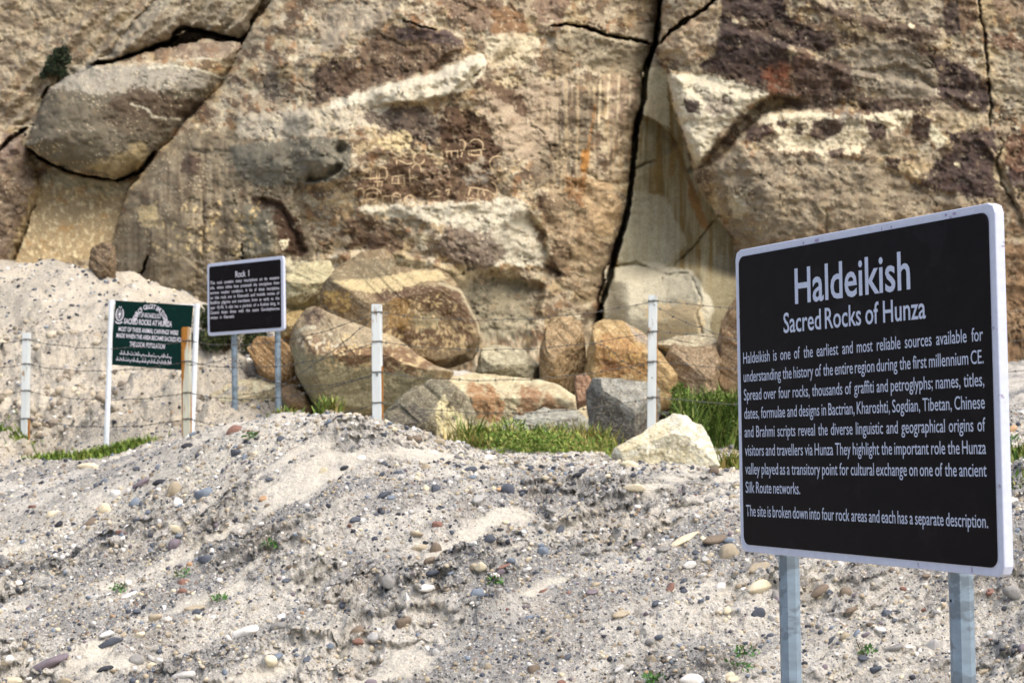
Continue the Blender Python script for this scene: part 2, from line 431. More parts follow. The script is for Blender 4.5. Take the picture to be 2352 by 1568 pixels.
class Painter:
    def __init__(s, u, v, base, seed=0):
        s.u, s.v = u, v
        s.n1 = fbm(u / 26, v / 26, 5, 61 + seed, 0.68); s.n2 = fbm(u / 26 + 40, v / 26, 5, 67 + seed, 0.68)
        s.m = fbm(u / 14, v / 14, 4, 71 + seed, 0.62)
        s.c = np.broadcast_to(lin(base), u.shape + (3,)).copy()
    def mix(s, mask, rgb):
        s.c = s.c * (1 - mask[..., None]) + lin(rgb) * mask[..., None]
    def poly(s, pts, rgb, soft=5, amt=0.9, warp=12, brk=0.25):
        P = np.asarray(pts); m = warp + soft + 4
        k = (s.u > P[:, 0].min() - m) & (s.u < P[:, 0].max() + m) & (s.v > P[:, 1].min() - m) & (s.v < P[:, 1].max() + m)
        if not k.any(): return
        soft = soft * 0.38
        sd = poly_sd(s.u[k] + s.n1[k] * warp * 1.8, s.v[k] + s.n2[k] * warp * 1.8, pts)
        w = sstep(-soft, soft, sd + s.m[k] * soft * 1.2) * amt
        if brk: w = w * (1 - brk * 2.2 * sstep(0.12, 0.3, s.m[k]))
        w = np.clip(w, 0, 1)[:, None]
        s.c[k] = s.c[k] * (1 - w) + lin(rgb) * w
    def stroke(s, pts, rgb, width, amt=0.9, wob=5):
        P = np.asarray(pts); m = width * 3 + wob
        k = (s.u > P[:, 0].min() - m) & (s.u < P[:, 0].max() + m) & (s.v > P[:, 1].min() - m) & (s.v < P[:, 1].max() + m)
        if not k.any(): return
        d, _, _ = line_d(s.u[k] + s.n1[k] * wob, s.v[k] + s.n2[k] * wob, pts)
        w = (sstep(width, width * 0.4, d) * amt)[:, None]
        s.c[k] = s.c[k] * (1 - w) + lin(rgb) * w

TAN, PALE, CREAM = (166, 146, 118), (190, 176, 150), (214, 198, 166)
BROWN, DARK, PURP = (118, 90, 68), (84, 66, 60), (122, 102, 90)
OCHRE, ORANGE, GREY, GGREY = (184, 152, 98), (170, 112, 50), (150, 138, 116), (128, 122, 106)

def paint_cliff(p):
    u, v = p.u, p.v
    # broad mottling everywhere
    big = fbm(u / 150, v / 110, 4, 81); p.mix(sstep(0.05, 0.4, big) * 0.45, GREY); p.mix(sstep(0.05, 0.4, -big) * 0.35, (176, 156, 128))
    p.mix(sstep(0.14, 0.20, fbm(u / 55, v / 42, 5, 83, 0.64)) * 0.75, BROWN)
    p.mix(sstep(0.17, 0.23, fbm(u / 46 + 9, v / 36, 5, 85, 0.64)) * 0.75, PALE)
    nz = np.where(LID == 6, 0.0, 1.0)
    ex = fbm(u / 38, v / 28, 5, 115, 0.62)
    p.mix(sstep(0.10, 0.16, fbm(u / 80 + 31, v / 64, 4, 117, 0.6)) * nz * 0.55, (176, 148, 100))
    p.mix(sstep(0.17, 0.20, ex) * nz * 0.6 * np.where(u > 1560, 0.6, 1), (196, 180, 148)); p.mix(sstep(0.12, 0.16, -ex) * nz * 0.75, (112, 88, 66))
    p.mix(sstep(0.22, 0.26, fbm(u / 30 + 77, v / 34, 4, 118, 0.62)) * nz * 0.6, (160, 112, 66))
    bed = fbm((u * 0.8 + v * 0.6) / 120, (v * 0.8 - u * 0.6) / 9, 3, 87)      # tilted bedding, strong top left
    p.mix(sstep(0.15, 0.4, bed) * sstep(700, 300, u + v * 0.8) * 0.4, (138, 118, 96))
    # left: overhanging boulder, hollow
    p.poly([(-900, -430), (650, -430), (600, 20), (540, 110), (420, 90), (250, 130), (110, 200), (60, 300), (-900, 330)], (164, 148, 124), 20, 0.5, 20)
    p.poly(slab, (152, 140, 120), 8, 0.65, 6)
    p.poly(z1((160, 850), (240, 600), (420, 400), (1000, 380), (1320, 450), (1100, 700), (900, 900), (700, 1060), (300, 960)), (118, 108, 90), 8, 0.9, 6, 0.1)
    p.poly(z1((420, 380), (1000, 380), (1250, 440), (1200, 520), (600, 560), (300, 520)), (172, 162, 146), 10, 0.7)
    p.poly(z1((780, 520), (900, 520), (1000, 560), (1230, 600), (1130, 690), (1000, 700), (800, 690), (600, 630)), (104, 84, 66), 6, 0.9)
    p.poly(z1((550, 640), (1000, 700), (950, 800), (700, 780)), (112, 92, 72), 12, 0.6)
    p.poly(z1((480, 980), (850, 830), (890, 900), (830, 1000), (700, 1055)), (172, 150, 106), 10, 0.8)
    for s_ in (z1((770, 610), (860, 640), (900, 690), (1060, 700)), z1((870, 400), (1000, 385), (1170, 410), (1320, 460)), z1((1040, 360), (1180, 340), (1330, 370))):
        p.stroke(s_, (196, 186, 162), 3.5, 0.75)
    p.poly(z1((900, 240), (1420, 240), (1400, 330), (1100, 350), (860, 330)), (140, 116, 98), 8, 0.6)
    hollow = z1((160, 1060), (400, 1010), (700, 1060), (860, 1000), (760, 1160), (690, 1300), (660, 1450), (520, 1530), (60, 1568), (100, 1300))
    p.poly(hollow, (174, 148, 106), 8, 0.95, 8, 0.1)
    p.poly(z1((250, 1020), (800, 1065), (700, 1160), (260, 1090)), (178, 168, 142), 8, 0.8)
    m = (poly_sd(u, v, hollow) > 8)
    p.mix(m * sstep(0.12, 0.25, fbm(u / 12, v / 14, 3, 91, 0.6)) * 0.8, (206, 186, 144))
    p.mix(m * sstep(0.2, 0.35, fbm(u / 22, v / 30, 3, 93)) * 0.5, (190, 140, 72))
    p.poly([(-300, 330), (0, 330), (60, 330), (80, 430), (60, 490), (25, 570), (10, 620), (-300, 640)], (136, 112, 92), 8, 0.8)
    p.poly(z1((0, 780), (130, 800), (150, 880), (0, 960)), (148, 122, 110), 8, 0.6)
    # dome, left flank with vertical streaks
    flank = [(255, 640), (262, 560), (300, 440), (360, 360), (430, 300), (560, 300), (700, 430), (720, 600), (460, 700)]
    p.poly(flank, (138, 122, 96), 14, 0.75, 10, 0.1)
    st = fbm(u / 15, v / 170, 3, 95); fm = sstep(0, 40, poly_sd(u, v, flank))
    p.mix(fm * sstep(0.05, 0.3, st) * 0.6, (108, 88, 68)); p.mix(fm * sstep(0.1, 0.3, -st) * 0.5, (168, 150, 120))
    p.poly(z1((1080, 900), (1180, 930), (1150, 1030), (1060, 1020)), (100, 78, 62), 5)
    p.poly(z1((1480, 1150), (1650, 1170), (1750, 1300), (1815, 1480), (1780, 1512), (1650, 1480), (1610, 1300), (1480, 1220)), (100, 72, 52), 4, 0.95, 6)
    p.poly(z1((1430, 1200), (1600, 1220), (1600, 1500), (1430, 1500)), (128, 122, 104), 8, 0.8)
    p.poly(z1((820, 1210), (930, 1220), (930, 1340), (830, 1330)), (206, 180, 128), 6, 0.7)
    for (ub, vb, n_) in (((820, 1150), (370, 480), 120), ((1040, 1160), (250, 340), 40), ((1220, 1400), (470, 640), 90), ((930, 1200), (190, 330), 60), ((740, 900), (430, 560), 50), ((1080, 1230), (320, 470), 50)):
        for q in range(n_):
            a, b = rng.uniform(*ub), rng.uniform(*vb); th = rng.uniform(0, 3.14); l = rng.uniform(2, 11)
            p.stroke([(a, b), (a + l * math.cos(th), b + l * math.sin(th)), (a + l * math.cos(th) + rng.uniform(-6, 6), b + l * math.sin(th) + rng.uniform(-6, 6))], (196, 166, 122), rng.uniform(2.2, 3.6), 0.75)
    for q in range(60):
        a, b = rng.uniform(330, 600), rng.uniform(460, 590)
        p.stroke([(a, b), (a + rng.uniform(-6, 6), b + rng.uniform(2, 9))], (206, 178, 122), rng.uniform(2.5, 5), 0.7)
    p.poly(z1((1640, 1420), (1700, 1400), (1700, 1450), (1660, 1470)), (222, 206, 170), 3, 1, 4)
    p.poly(z1((1850, 400), (2040, 330), (2100, 420), (2040, 560), (1950, 530), (1860, 450)), (112, 86, 66), 5)
    p.poly(z1((1540, 450), (1640, 420), (1640, 600), (1540, 580)), (112, 98, 86), 8, 0.8)
    p.poly(z1((1400, 680), (2038, 600), (2300, 560), (2300, 700), (1900, 800), (1400, 820)), (182, 170, 148), 14, 0.75)
    p.poly(z1((1350, 860), (1900, 800), (2060, 850), (2060, 1040), (1860, 1080), (1500, 1100), (1380, 1000)), (124, 118, 102), 8, 0.85, 8, 0.1)
    # dome, centre
    p.poly(z2((0, 300), (0, 100), (150, 0), (430, 0), (440, 120), (200, 260)), (168, 152, 130), 8, 0.7)
    p.poly(z2((-40, 400), (100, 350), (130, 420), (60, 590), (-40, 600)), (98, 78, 64), 5)
    p.poly(z2((230, 280), (430, 170), (540, 160), (720, 180), (850, 240), (860, 290), (700, 400), (560, 440), (300, 520), (100, 570), (110, 420), (240, 400)), (124, 97, 74), 5, 0.9)
    p.poly(z2((440, 165), (720, 185), (850, 245), (850, 290), (640, 230), (450, 240)), (108, 88, 86), 5, 0.75)
    p.poly(z2((690, 0), (1080, 0), (1060, 60), (980, 190), (850, 160), (760, 90)), (138, 110, 88), 6, 0.85)
    p.poly(z2((1020, 60), (1130, 10), (1190, 120), (1260, 170), (1180, 220), (1000, 190)), (152, 110, 70), 4, 0.85)
    p.poly(z2((1260, -20), (1490, -20), (1420, 120), (1270, 150)), (148, 118, 96), 6, 0.8)
    p.poly(z2((60, 600), (400, 500), (650, 440), (800, 370), (940, 305), (985, 370), (940, 470), (840, 540), (600, 590), (300, 600), (60, 640)), (204, 192, 168), 4, 0.85, 5, 0.1)  # pale ledge band, light from above on its slope put into the colour
    p.poly(z2((960, 220), (1250, 180), (1320, 300), (1180, 400), (1000, 400)), (200, 184, 152), 8, 0.7)
    p.poly(z2((1440, 170), (1900, 240), (1960, 300), (1890, 470), (1600, 400), (1400, 260)), (160, 146, 120), 8, 0.8)
    p.poly(z2((1340, 280), (1470, 270), (1500, 460), (1350, 420)), (150, 128, 98), 8, 0.7)
    p.poly(z2((880, 560), (1480, 440), (1440, 760), (1240, 950), (1130, 940), (1000, 740)), (172, 150, 124), 8, 0.8)
    p.poly(z2((920, 480), (1080, 490), (1220, 600), (1220, 700), (1130, 640), (1010, 540)), (116, 88, 66), 4)
    p.poly(z2((230, 680), (600, 620), (700, 700), (720, 790), (640, 860), (560, 820), (360, 760)), (114, 95, 82), 5, 0.85)
    p.poly(z2((330, 840), (420, 780), (500, 760), (560, 800), (540, 850), (430, 900)), (206, 182, 134), 5, 0.85)
    p.poly(z2((750, 610), (880, 650), (1000, 740), (1070, 900), (980, 1000), (840, 990), (720, 930), (690, 760)), (106, 76, 55), 4, 0.92)
    p.poly(z2((390, 950), (600, 890), (720, 980), (1000, 1010), (1060, 1090), (1000, 1180), (700, 1180), (560, 1150), (400, 1180), (210, 1180), (230, 1060)), (122, 92, 68), 6, 0.9)
    p.poly(z2((840, 960), (960, 930), (960, 1010), (860, 1010)), (178, 164, 140), 5, 0.7)
    p.poly(z2((820, 1040), (1000, 1020), (1000, 1080), (860, 1080)), (158, 148, 132), 5, 0.7)
    p.poly(z2((1440, 560), (1600, 520), (1680, 560), (1620, 800), (1480, 1000), (1300, 1080), (1240, 1000), (1400, 760)), (130, 114, 92), 10, 0.75)
    cm = sstep(1215, 1290, u) * sstep(1475, 1440, u) * sstep(140, 220, v) * sstep(640, 560, v)
    st = fbm(u / 9, v / 220, 3, 101)
    p.mix(cm * sstep(0.02, 0.3, st) * 0.55, (186, 160, 120)); p.mix(cm * sstep(0.05, 0.3, -st) * 0.5, (132, 104, 78))
    p.poly(z2((1680, 430), (1900, 430), (1890, 640), (1780, 740), (1690, 700)), (172, 146, 126), 6, 0.5)
    for a, t0, t1 in ((1700, 440, 700), (1760, 430, 720), (1830, 440, 640), (1650, 480, 760)):
        p.stroke(z2((a, t0), (a - 12, t1)), (206, 186, 150), 4, 0.7, 2)
    p.poly(z2((1540, 880), (1590, 880), (1572, 1020), (1530, 1010)), (184, 124, 44), 3, 0.95, 3, 0)
    p.poly(z2((1440, 1030), (1570, 1040), (1550, 1220), (1450, 1150)), (166, 116, 64), 5, 0.7)
    p.stroke(z2((1620, 620), (1570, 900), (1540, 1100)), (176, 120, 56), 4, 0.7, 2)
    p.poly(z2((1560, 1060), (1700, 1060), (1780, 1200), (1700, 1400), (1550, 1350)), (186, 154, 112), 8, 0.8)
    # lower dome
    p.poly(z2((190, 1210), (700, 1190), (1180, 1170), (1320, 1450), (1320, 1568), (1000, 1568), (900, 1350), (600, 1300), (300, 1260)), (192, 182, 160), 6, 0.85)
    p.poly(z2((170, 1290), (320, 1280), (500, 1400), (480, 1520), (170, 1440)), (116, 90, 68), 5)
    p.poly(z2((780, 1330), (1000, 1360), (1100, 1500), (1000, 1568), (660, 1450)), (134, 114, 98), 5, 0.8)
    p.poly(z2((1270, 1200), (1420, 1400), (1350, 1440), (1340, 1600), (1430, 1640), (1480, 1470), (1300, 1100)), (110, 84, 64), 5, 0.8)
    p.poly(z2((1340, 1050), (1560, 1250), (1680, 1450), (1690, 1800), (1450, 1700), (1300, 1250)), (158, 132, 98), 8, 0.6)
    p.poly(z5((600, 110), (1000, 90), (1200, 170), (1500, 200), (1500, 420), (1300, 330), (900, 240)), (176, 156, 112), 8, 0.6)
    p.poly(z5((1300, 60), (1660, 60), (1700, 180), (1500, 210), (1330, 150)), (132, 112, 96), 6, 0.7)
    p.poly(z5((1400, 330), (1900, 260), (1960, 700), (1600, 730), (1450, 520)), (152, 142, 116), 8, 0.8)
    p.poly(z5((100, 140), (430, 170), (420, 330), (150, 330)), (204, 192, 158), 6, 0.8)
    p.poly(z5((100, 330), (400, 330), (330, 500), (130, 600)), (164, 144, 96), 6, 0.8)
    # niche right of the crack
    niche = [(1480, 170), (1500, 155), (1530, 170), (1548, 250), (1572, 330), (1602, 430), (1642, 490), (1682, 555), (1700, 640), (1700, 900), (1370, 900), (1375, 720), (1420, 560), (1445, 470), (1450, 390), (1465, 290), (1482, 230)]
    p.poly(niche, (150, 136, 102), 3, 0.95, 3, 0)
    nm = sstep(-2, 6, poly_sd(u, v, niche)) * sstep(690, 600, v)
    st = fbm(u / 13, v / 260, 4, 103, 0.6); st2 = fbm(u / 30 + 5, v / 200, 3, 104)
    p.mix(nm * sstep(0.0, 0.25, st) * 0.85, (146, 116, 56)); p.mix(nm * sstep(0.02, 0.3, -st) * 0.55, (166, 156, 126)); p.mix(nm * sstep(0.15, 0.4, st2) * 0.6, (134, 112, 64))
    p.poly(z2((1880, 380), (2038, 400), (2060, 750), (1880, 660)), (190, 178, 148), 6, 0.75, 4, 0)
    p.poly(z3((430, 1000), (470, 1080), (550, 1320), (500, 1300), (425, 1120)), (158, 108, 46), 8, 0.8, 3, 0)
    p.stroke(z3((330, 760), (400, 950), (480, 1150)), (132, 100, 52), 8, 0.6, 3)
    p.poly(z3((100, 1080), (300, 1130), (420, 1400), (300, 1527), (20, 1500)), (172, 166, 144), 12, 0.6, 6, 0)
    p.poly([(1385, 620), (1480, 600), (1590, 620), (1640, 700), (1620, 800), (1500, 800), (1390, 760)], (190, 180, 156), 8, 0.85, 6, 0.05)
    p.poly([(1480, 705), (1610, 690), (1620, 760), (1500, 780)], (204, 172, 120), 10, 0.6)
    # right wall
    p.poly(z3((300, 420), (540, 430), (800, 490), (890, 545), (780, 600), (600, 760), (560, 860), (470, 950), (400, 760), (350, 600)), (202, 190, 164), 4, 0.9, 5, 0.1)
    p.poly(z3((400, 570), (490, 570), (500, 660), (420, 640)), (104, 86, 78), 3, 0.9, 5)
    p.poly(z3((530, 580), (690, 560), (680, 640), (560, 680)), (152, 134, 120), 5, 0.7)
    p.poly(z3((640, -60), (960, -60), (1000, 100), (1080, 140), (1180, 180), (1290, 250), (1200, 300), (1010, 260), (1000, 380), (1020, 480), (870, 460), (830, 480), (600, 400), (490, 380), (580, 320), (600, 150)), (84, 66, 62), 4, 0.93, 7, 0.15)
    p.poly(z3((250, 60), (600, 20), (600, 200), (450, 360), (280, 330)), (176, 152, 122), 6, 0.6)
    p.poly(z3((640, 90), (1000, 120), (1060, 220), (830, 200)), (134, 108, 84), 4, 0.45, 9)
    p.poly(z3((480, 380), (640, 330), (900, 440), (1180, 600), (1150, 640), (1000, 600), (880, 545), (700, 470)), (98, 76, 66), 5, 0.75, 9)
    p.poly(z3((1180, 180), (1400, 190), (1640, 230), (1830, 300), (1840, 340), (1560, 240), (1300, 260)), (100, 80, 68), 5, 0.8, 9)
    p.poly(z3((1440, 540), (1700, 560), (1860, 560), (2060, 610), (2150, 660), (1960, 640), (1700, 640)), (104, 82, 72), 5, 0.75, 9)
    p.poly(z3((820, 380), (1100, 320), (1380, 420), (1360, 520), (1180, 560), (900, 540)), (132, 88, 62), 8, 0.6, 14)
    p.poly(z3((870, 385), (1005, 390), (1000, 510), (900, 540), (845, 450)), (150, 86, 52), 6, 0.65, 14, 0.5)
    p.poly(z3((1040, 320), (1140, 315), (1100, 420), (1030, 420)), (150, 96, 74), 4, 0.6, 6)
    p.poly(z3((1000, 0), (1300, 0), (1900, 0), (1900, 150), (1500, 120), (1200, 60)), (158, 144, 124), 8, 0.6)
    p.poly(z3((1220, 290), (1560, 230), (1760, 290), (1850, 400), (1850, 560), (1700, 580), (1450, 520), (1350, 480), (1380, 370)), (146, 133, 114), 5, 0.85)
    p.poly(z3((1020, 320), (1200, 330), (1380, 380), (1350, 500), (1500, 560), (1700, 640), (1680, 690), (1420, 650), (1380, 580), (1200, 620), (1030, 520)), (96, 76, 66), 5, 0.85)
    p.poly(z3((1000, -30), (1300, 50), (1480, 90), (1600, 130), (1880, 150), (1880, 205), (1760, 265), (1640, 230), (1420, 200), (1340, 130), (1150, 50)), (106, 84, 68), 4, 0.88)
    p.poly(z3((1370, 130), (1500, 190), (1640, 230), (1500, 250), (1400, 200)), (196, 176, 138), 5, 0.5)
    p.poly(z3((1820, 320), (2000, 370), (2150, 480), (2160, 650), (2060, 600), (1870, 560), (1850, 440)), (86, 68, 65), 4, 0.9)
    p.poly(z3((1900, 50), (1980, -20), (1980, 180), (1920, 215)), (92, 74, 68), 4)
    p.poly(z3((1980, -30), (2095, -30), (2080, 120), (1980, 190)), (132, 102, 76), 4)
    p.poly(z3((2150, 180), (2400, 240), (2400, 310), (2170, 270)), (140, 106, 82), 5)
    p.poly(z3((2150, -30), (2600, -30), (2600, 140), (2200, 80)), (150, 122, 98), 6, 0.7)
    p.poly(z3((2180, 320), (2600, 330), (2600, 640), (2190, 600)), (158, 146, 124), 8, 0.6)
    p.poly(z3((1900, 760), (2180, 750), (2200, 850), (2170, 950), (2210, 1130), (2080, 1150), (1900, 1080), (1720, 1090), (1870, 900), (1960, 880)), (88, 68, 65), 5, 0.9)
    p.poly(z3((2240, 780), (2420, 760), (2420, 1110), (2250, 960)), (128, 88, 66), 5, 0.85)
    p.poly(z3((2250, 980), (2420, 960), (2420, 1100), (2280, 1080)), (86, 66, 64), 5, 0.8)
    cre = z3((780, 660), (1100, 640), (1420, 670), (1580, 630), (1740, 640), (1700, 700), (1450, 790), (1440, 870), (1300, 890), (1050, 870), (860, 840), (960, 770))
    p.poly(cre, (212, 196, 164), 4, 0.85, 10, 0.45)
    for q in (z3((760, 740), (900, 710), (910, 760), (850, 805), (760, 820)), z3((935, 690), (995, 690), (990, 735), (935, 730)), z3((1040, 705), (1085, 710), (1080, 775), (1040, 770)), z3((1150, 690), (1330, 680), (1300, 760), (1200, 800), (1120, 790)), z3((1440, 680), (1560, 720), (1560, 800), (1480, 800)), z3((1715, 650), (1820, 680), (1800, 800), (1710, 770)), z3((1560, 900), (1650, 910), (1640, 980), (1570, 960)), z3((1230, 860), (1330, 850), (1320, 910), (1240, 900))):
        p.poly(q, (98, 74, 66), 3, 0.9, 5)
    p.poly(z3((1300, 650), (1420, 640), (1400, 740), (1310, 720)), (150, 140, 124), 4, 0.7)
    p.poly(z3((1450, 800), (1700, 780), (1650, 900), (1480, 880)), (146, 130, 106), 5, 0.7)
    p.poly(z3((540, 940), (700, 880), (1000, 900), (1500, 930), (1700, 1050), (2000, 1130), (2100, 1140), (1400, 1290), (700, 1420), (640, 1220)), (152, 136, 112), 10, 0.7)
    p.poly(z3((640, 1120), (780, 1090), (740, 1250), (680, 1260)), (196, 184, 156), 6, 0.6)
    p.poly(z3((1820, 700), (1910, 800), (1860, 835), (1810, 780)), (206, 196, 164), 3, 0.9, 4)
    p.poly(z3((1640, 930), (1840, 930), (1800, 980), (1700, 1010), (1650, 980)), (196, 170, 128), 4, 0.8)
    p.poly(z3((1820, 580), (2070, 640), (2170, 700), (2060, 740), (1900, 700)), (184, 166, 134), 5, 0.6)
    p.stroke(z3((2160, 850), (2210, 920), (2250, 1020), (2330, 1160)), (176, 152, 124), 5, 0.8)
    for q in ((1700, 145), (1205, 900), (1960, 940), (1730, 980), (740, 105), (1850, 880), (690, 120), (1640, 660)):
        p.stroke(z3(q, (q[0] + 14, q[1] + 8)), (224, 204, 166), 6, 0.9, 3)
    p.poly([(1690, 560), (2352, 440), (2900, 500), (2900, 1000), (1690, 1000)], (150, 126, 98), 20, 0.5, 20)
    p.poly([(2290, 560), (2420, 560), (2420, 860), (2300, 900)], (150, 112, 74), 8, 0.7)
    # flakes and pecked specks
    sp = fbm(u / 5.5, v / 5.5, 3, 111, 0.6)
    zone = sstep(0.0, 0.3, fbm(u / 60, v / 60, 2, 113))
    nz = np.where(LID == 6, 0.0, 1.0)
    lum = p.c.mean(-1)
    p.mix(sstep(0.24, 0.32, sp) * sstep(0.12, 0.35, zone) * 0.5 * nz * sstep(690, 640, v) * sstep(0.07, 0.13, lum), (206, 188, 154))
    fr = np.abs(fbm((u * 0.85 + v * 0.5) / 150, (v * 0.85 - u * 0.5) / 70, 4, 119, 0.55))
    p.mix(sstep(0.018, 0.006, fr) * 0.4 * nz * np.where(hm, 0, 1) * sstep(0.05, 0.25, fbm(u / 140, v / 140, 2, 120)), (78, 64, 52))
    lm = p.c.mean(-1, keepdims=True)
    p.c = p.c * (0.62 + 0.38 * sstep(0.06, 0.42, lm) * 1.25) * np.array([0.95, 0.985, 0.95]) * 0.93
    g_ = p.c.mean(-1, keepdims=True); p.c = (p.c * 0.88 + g_ * 0.12) * 1.10

# ------------------------------------------------------------------ rock face relief
cu = np.concatenate([np.arange(-900, -60, 12), np.arange(-60, 2412, 3.0), np.arange(2412, 3200, 12)])
cv = np.concatenate([np.arange(-420, -60, 12), np.arange(-60, 760, 3.0), np.arange(760, 1040, 8)])
U, V = np.meshgrid(cu, cv)
zz = (1005 - V) / F * 23.0
Yb = 25.0 + 0.34 * zz - 0.0003 * (U - 900)
Y = Yb.copy()
LID = np.zeros(U.shape, int)

def prof(x):
    x = np.clip(x, 0, 1); return np.sqrt(1 - (1 - x) ** 2)
wu = U + 9 * fbm(U / 40, V / 40, 3, 121); wv = V + 9 * fbm(U / 40 + 7, V / 40, 3, 123)
def lobe(i, poly, base, bulge, Rr, lean=0.3, wall=False):
    global Y
    sd = poly_sd(wu, wv, poly)
    y = base + lean * zz - bulge * prof(sd / Rr)
    m = (sd > 0)
    if not wall: m &= (y < Y)
    Y = np.where(m, y, Y); LID[m] = i

over = [(62, 335), (95, 240), (110, 205), (180, 165), (260, 140), (400, 104), (470, 90), (550, 98), (568, 112), (560, 135), (530, 165), (510, 200), (440, 270), (362, 352), (330, 388), (270, 412), (200, 402), (130, 378), (90, 358)]
slab = [(200, 150), (250, 128), (300, 60), (350, 10), (420, -60), (640, -70), (592, 20), (572, 75), (548, 92), (500, 80), (450, 68), (400, 86), (330, 116)]
dome = [(255, 700), (254, 600), (265, 530), (280, 480), (300, 430), (330, 390), (362, 350), (440, 265), (510, 195), (545, 130), (570, 80), (600, 30), (660, -40), (700, -480), (1530, -480), (1520, 0), (1513, 70), (1498, 120), (1476, 170), (1476, 230), (1458, 290), (1446, 400), (1438, 480), (1418, 550), (1388, 640), (1370, 740), (1370, 1100), (255, 1100)]
right = [(1526, -480), (1520, 0), (1516, 70), (1505, 120), (1530, 165), (1548, 250), (1574, 330), (1605, 430), (1645, 490), (1686, 555), (1700, 640), (1700, 1100), (3300, 1100), (3300, -480)]
nose = [(1530, 160), (1600, 168), (1680, 185), (1750, 212), (1775, 232), (1720, 262), (1690, 292), (1650, 335), (1625, 372), (1600, 386), (1572, 330), (1546, 250)]
leftcol = [(-1000, 320), (0, 305), (60, 300), (75, 370), (95, 430), (70, 500), (40, 580), (20, 640), (-1000, 700)]
lobe(1, leftcol, 24.2, 0.5, 60)
lobe(2, slab, 24.0 + 0.002 * (U - 250), 0.5, 60, 0.34)
lobe(3, over, 23.35 + 0.0015 * (U - 80), 0.8, 110, 0.34)
# the hollow under the overhang is set back and rounded
hm = (LID == 0) & (U < 430) & (V > 290)
Y = np.where(hm, 24.3 + 0.85 * (zz - 2.3), Y)
lobe(4, dome, 23.75, 2.1, 430, 0.30)
Y = np.where(LID == 4, Y + 0.22 * np.clip(zz - 3.6, 0, None), Y)
lobe(5, right, 23.2, 0.75, 130, 0.27)
niche_m = (LID == 0) & (U > 1360) & (U < 1720)
cx = np.clip((U - 1360 - 0.09 * (900 - V)) / 230.0, 0, 1)
Y = np.where(niche_m, 23.35 + 0.25 * zz + 0.75 * np.sin(np.pi * np.clip(cx, 0, 1)) * sstep(100, 500, V) - 0.8 * sstep(600, 640, V + 12 * np.sin(U / 40)) * sstep(1380, 1450, U), Y)
LID[niche_m] = 6
lobe(7, nose, 22.75, 0.45, 60, 0.27)
LID[LID == 7] = 5

def ramp(pts, width, amp, reach=220, fade_par=True):
    """step across a line: the side below (right of travel) comes nearer by amp, sloping over width, fading out within reach"""
    global Y
    d, s, t = line_d(U + 10 * fbm(U / 30, V / 30, 3, 131), V + 10 * fbm(U / 30, V / 30 + 9, 3, 133), pts)
    sd = d * s
    f = sstep(-width / 2, width / 2, sd) * np.exp(-np.clip(sd, 0, None) / reach) * (sd > -width)
    e = sstep(0.0, 0.12, t) * sstep(1.0, 0.88, t) if fade_par else 1
    Y = Y - amp * f * e

def crack(pts, width, depth, wob=5, taper=True):
    global Y
    d, s, t = line_d(U + wob * fbm(U / 18, V / 18, 3, 135), V + wob * fbm(U / 18, V / 18 + 4, 3, 137), pts)
    w = width * (0.35 + 0.65 * np.sin(np.pi * np.clip(t, 0.02, 0.98)) ** 0.6) if taper else width
    w = w * (1 + 0.45 * perlin(t * 9 * len(pts) / 4 + width, t * 0 + depth, 160))
    Y = Y + depth * sstep(w, w * 0.35, d)

def bump(u0, v0, ru, rv, amp, p=1.0, rot=0):
    global Y
    c, s = math.cos(rot), math.sin(rot)
    x = ((U - u0) * c + (V - v0) * s) / ru; y = (-(U - u0) * s + (V - v0) * c) / rv
    Y = Y - amp * np.exp(-(x * x + y * y) ** p)

# --- the dome: ledges, spalls, bulges
ramp([(640, 270), (760, 236), (890, 195), (1000, 172), (1060, 148), (1118, 118)], 34, 0.50, 260)
ramp([(1112, 128), (1065, 190), (1020, 222), (950, 238), (840, 240)], 8, 0.16, 90)
ramp([(600, 150), (735, 110), (800, 70), (905, 20), (930, -40)], 26, 0.40, 160)
ramp([(925, 45), (975, 62), (1040, 76), (1066, 100), (1070, 118)], 16, 0.22, 70)
crack([(922, 44), (960, 60), (1000, 68)], 3.5, 0.4)
crack([(1265, 60), (1300, 56), (1350, 66), (1420, 88), (1465, 92), (1500, 105)], 4.5, 0.7)
ramp([(1260, 64), (1300, 60), (1350, 70), (1420, 92), (1480, 98)], 12, 0.22, 120)
ramp([(1200, 50), (1170, 110), (1120, 150), (1150, 180)], 18, 0.14, 80)
bump(690, 370, 120, 60, 0.42, 1.6)
ramp([(795, 372), (780, 396), (745, 414), (700, 418)], 7, -0.30, 26)
bump(780, 345, 16, 14, -0.30)
ramp([(520, 235), (640, 245), (780, 265), (900, 290)], 60, 0.25, 300)
ramp([(1205, 470), (1250, 540), (1260, 600), (1300, 640)], 12, -0.25, 70)
bump(640, 520, 70, 90, 0.20, 1.5)
ramp([(595, 445), (650, 470), (690, 540), (708, 590)], 8, -0.20, 50)
crack([(465, 430), (468, 520), (466, 600)], 3, 0.07)
crack([(555, 560), (557, 600)], 2.5, 0.3)
crack([(300, 660), (330, 620), (338, 585)], 4, 0.3)
bump(420, 520, 60, 140, 0.22)
bump(350, 560, 30, 130, 0.15)
for k in range(7):
    crack([(1310 + k * 20 + rng.uniform(-6, 6), 160 + k * 6), (1300 + k * 20 + rng.uniform(-10, 6), 330), (1285 + k * 19, 480 + rng.uniform(-40, 60))], rng.uniform(6, 11), rng.uniform(0.012, 0.025), 3)
crack([(1345, 396), (1375, 415), (1400, 420)], 2.5, 0.08)
ramp([(1330, 520), (1360, 560), (1390, 580)], 6, 0.1, 40)
bump(1060, 560, 130, 70, 0.25, 1.4)
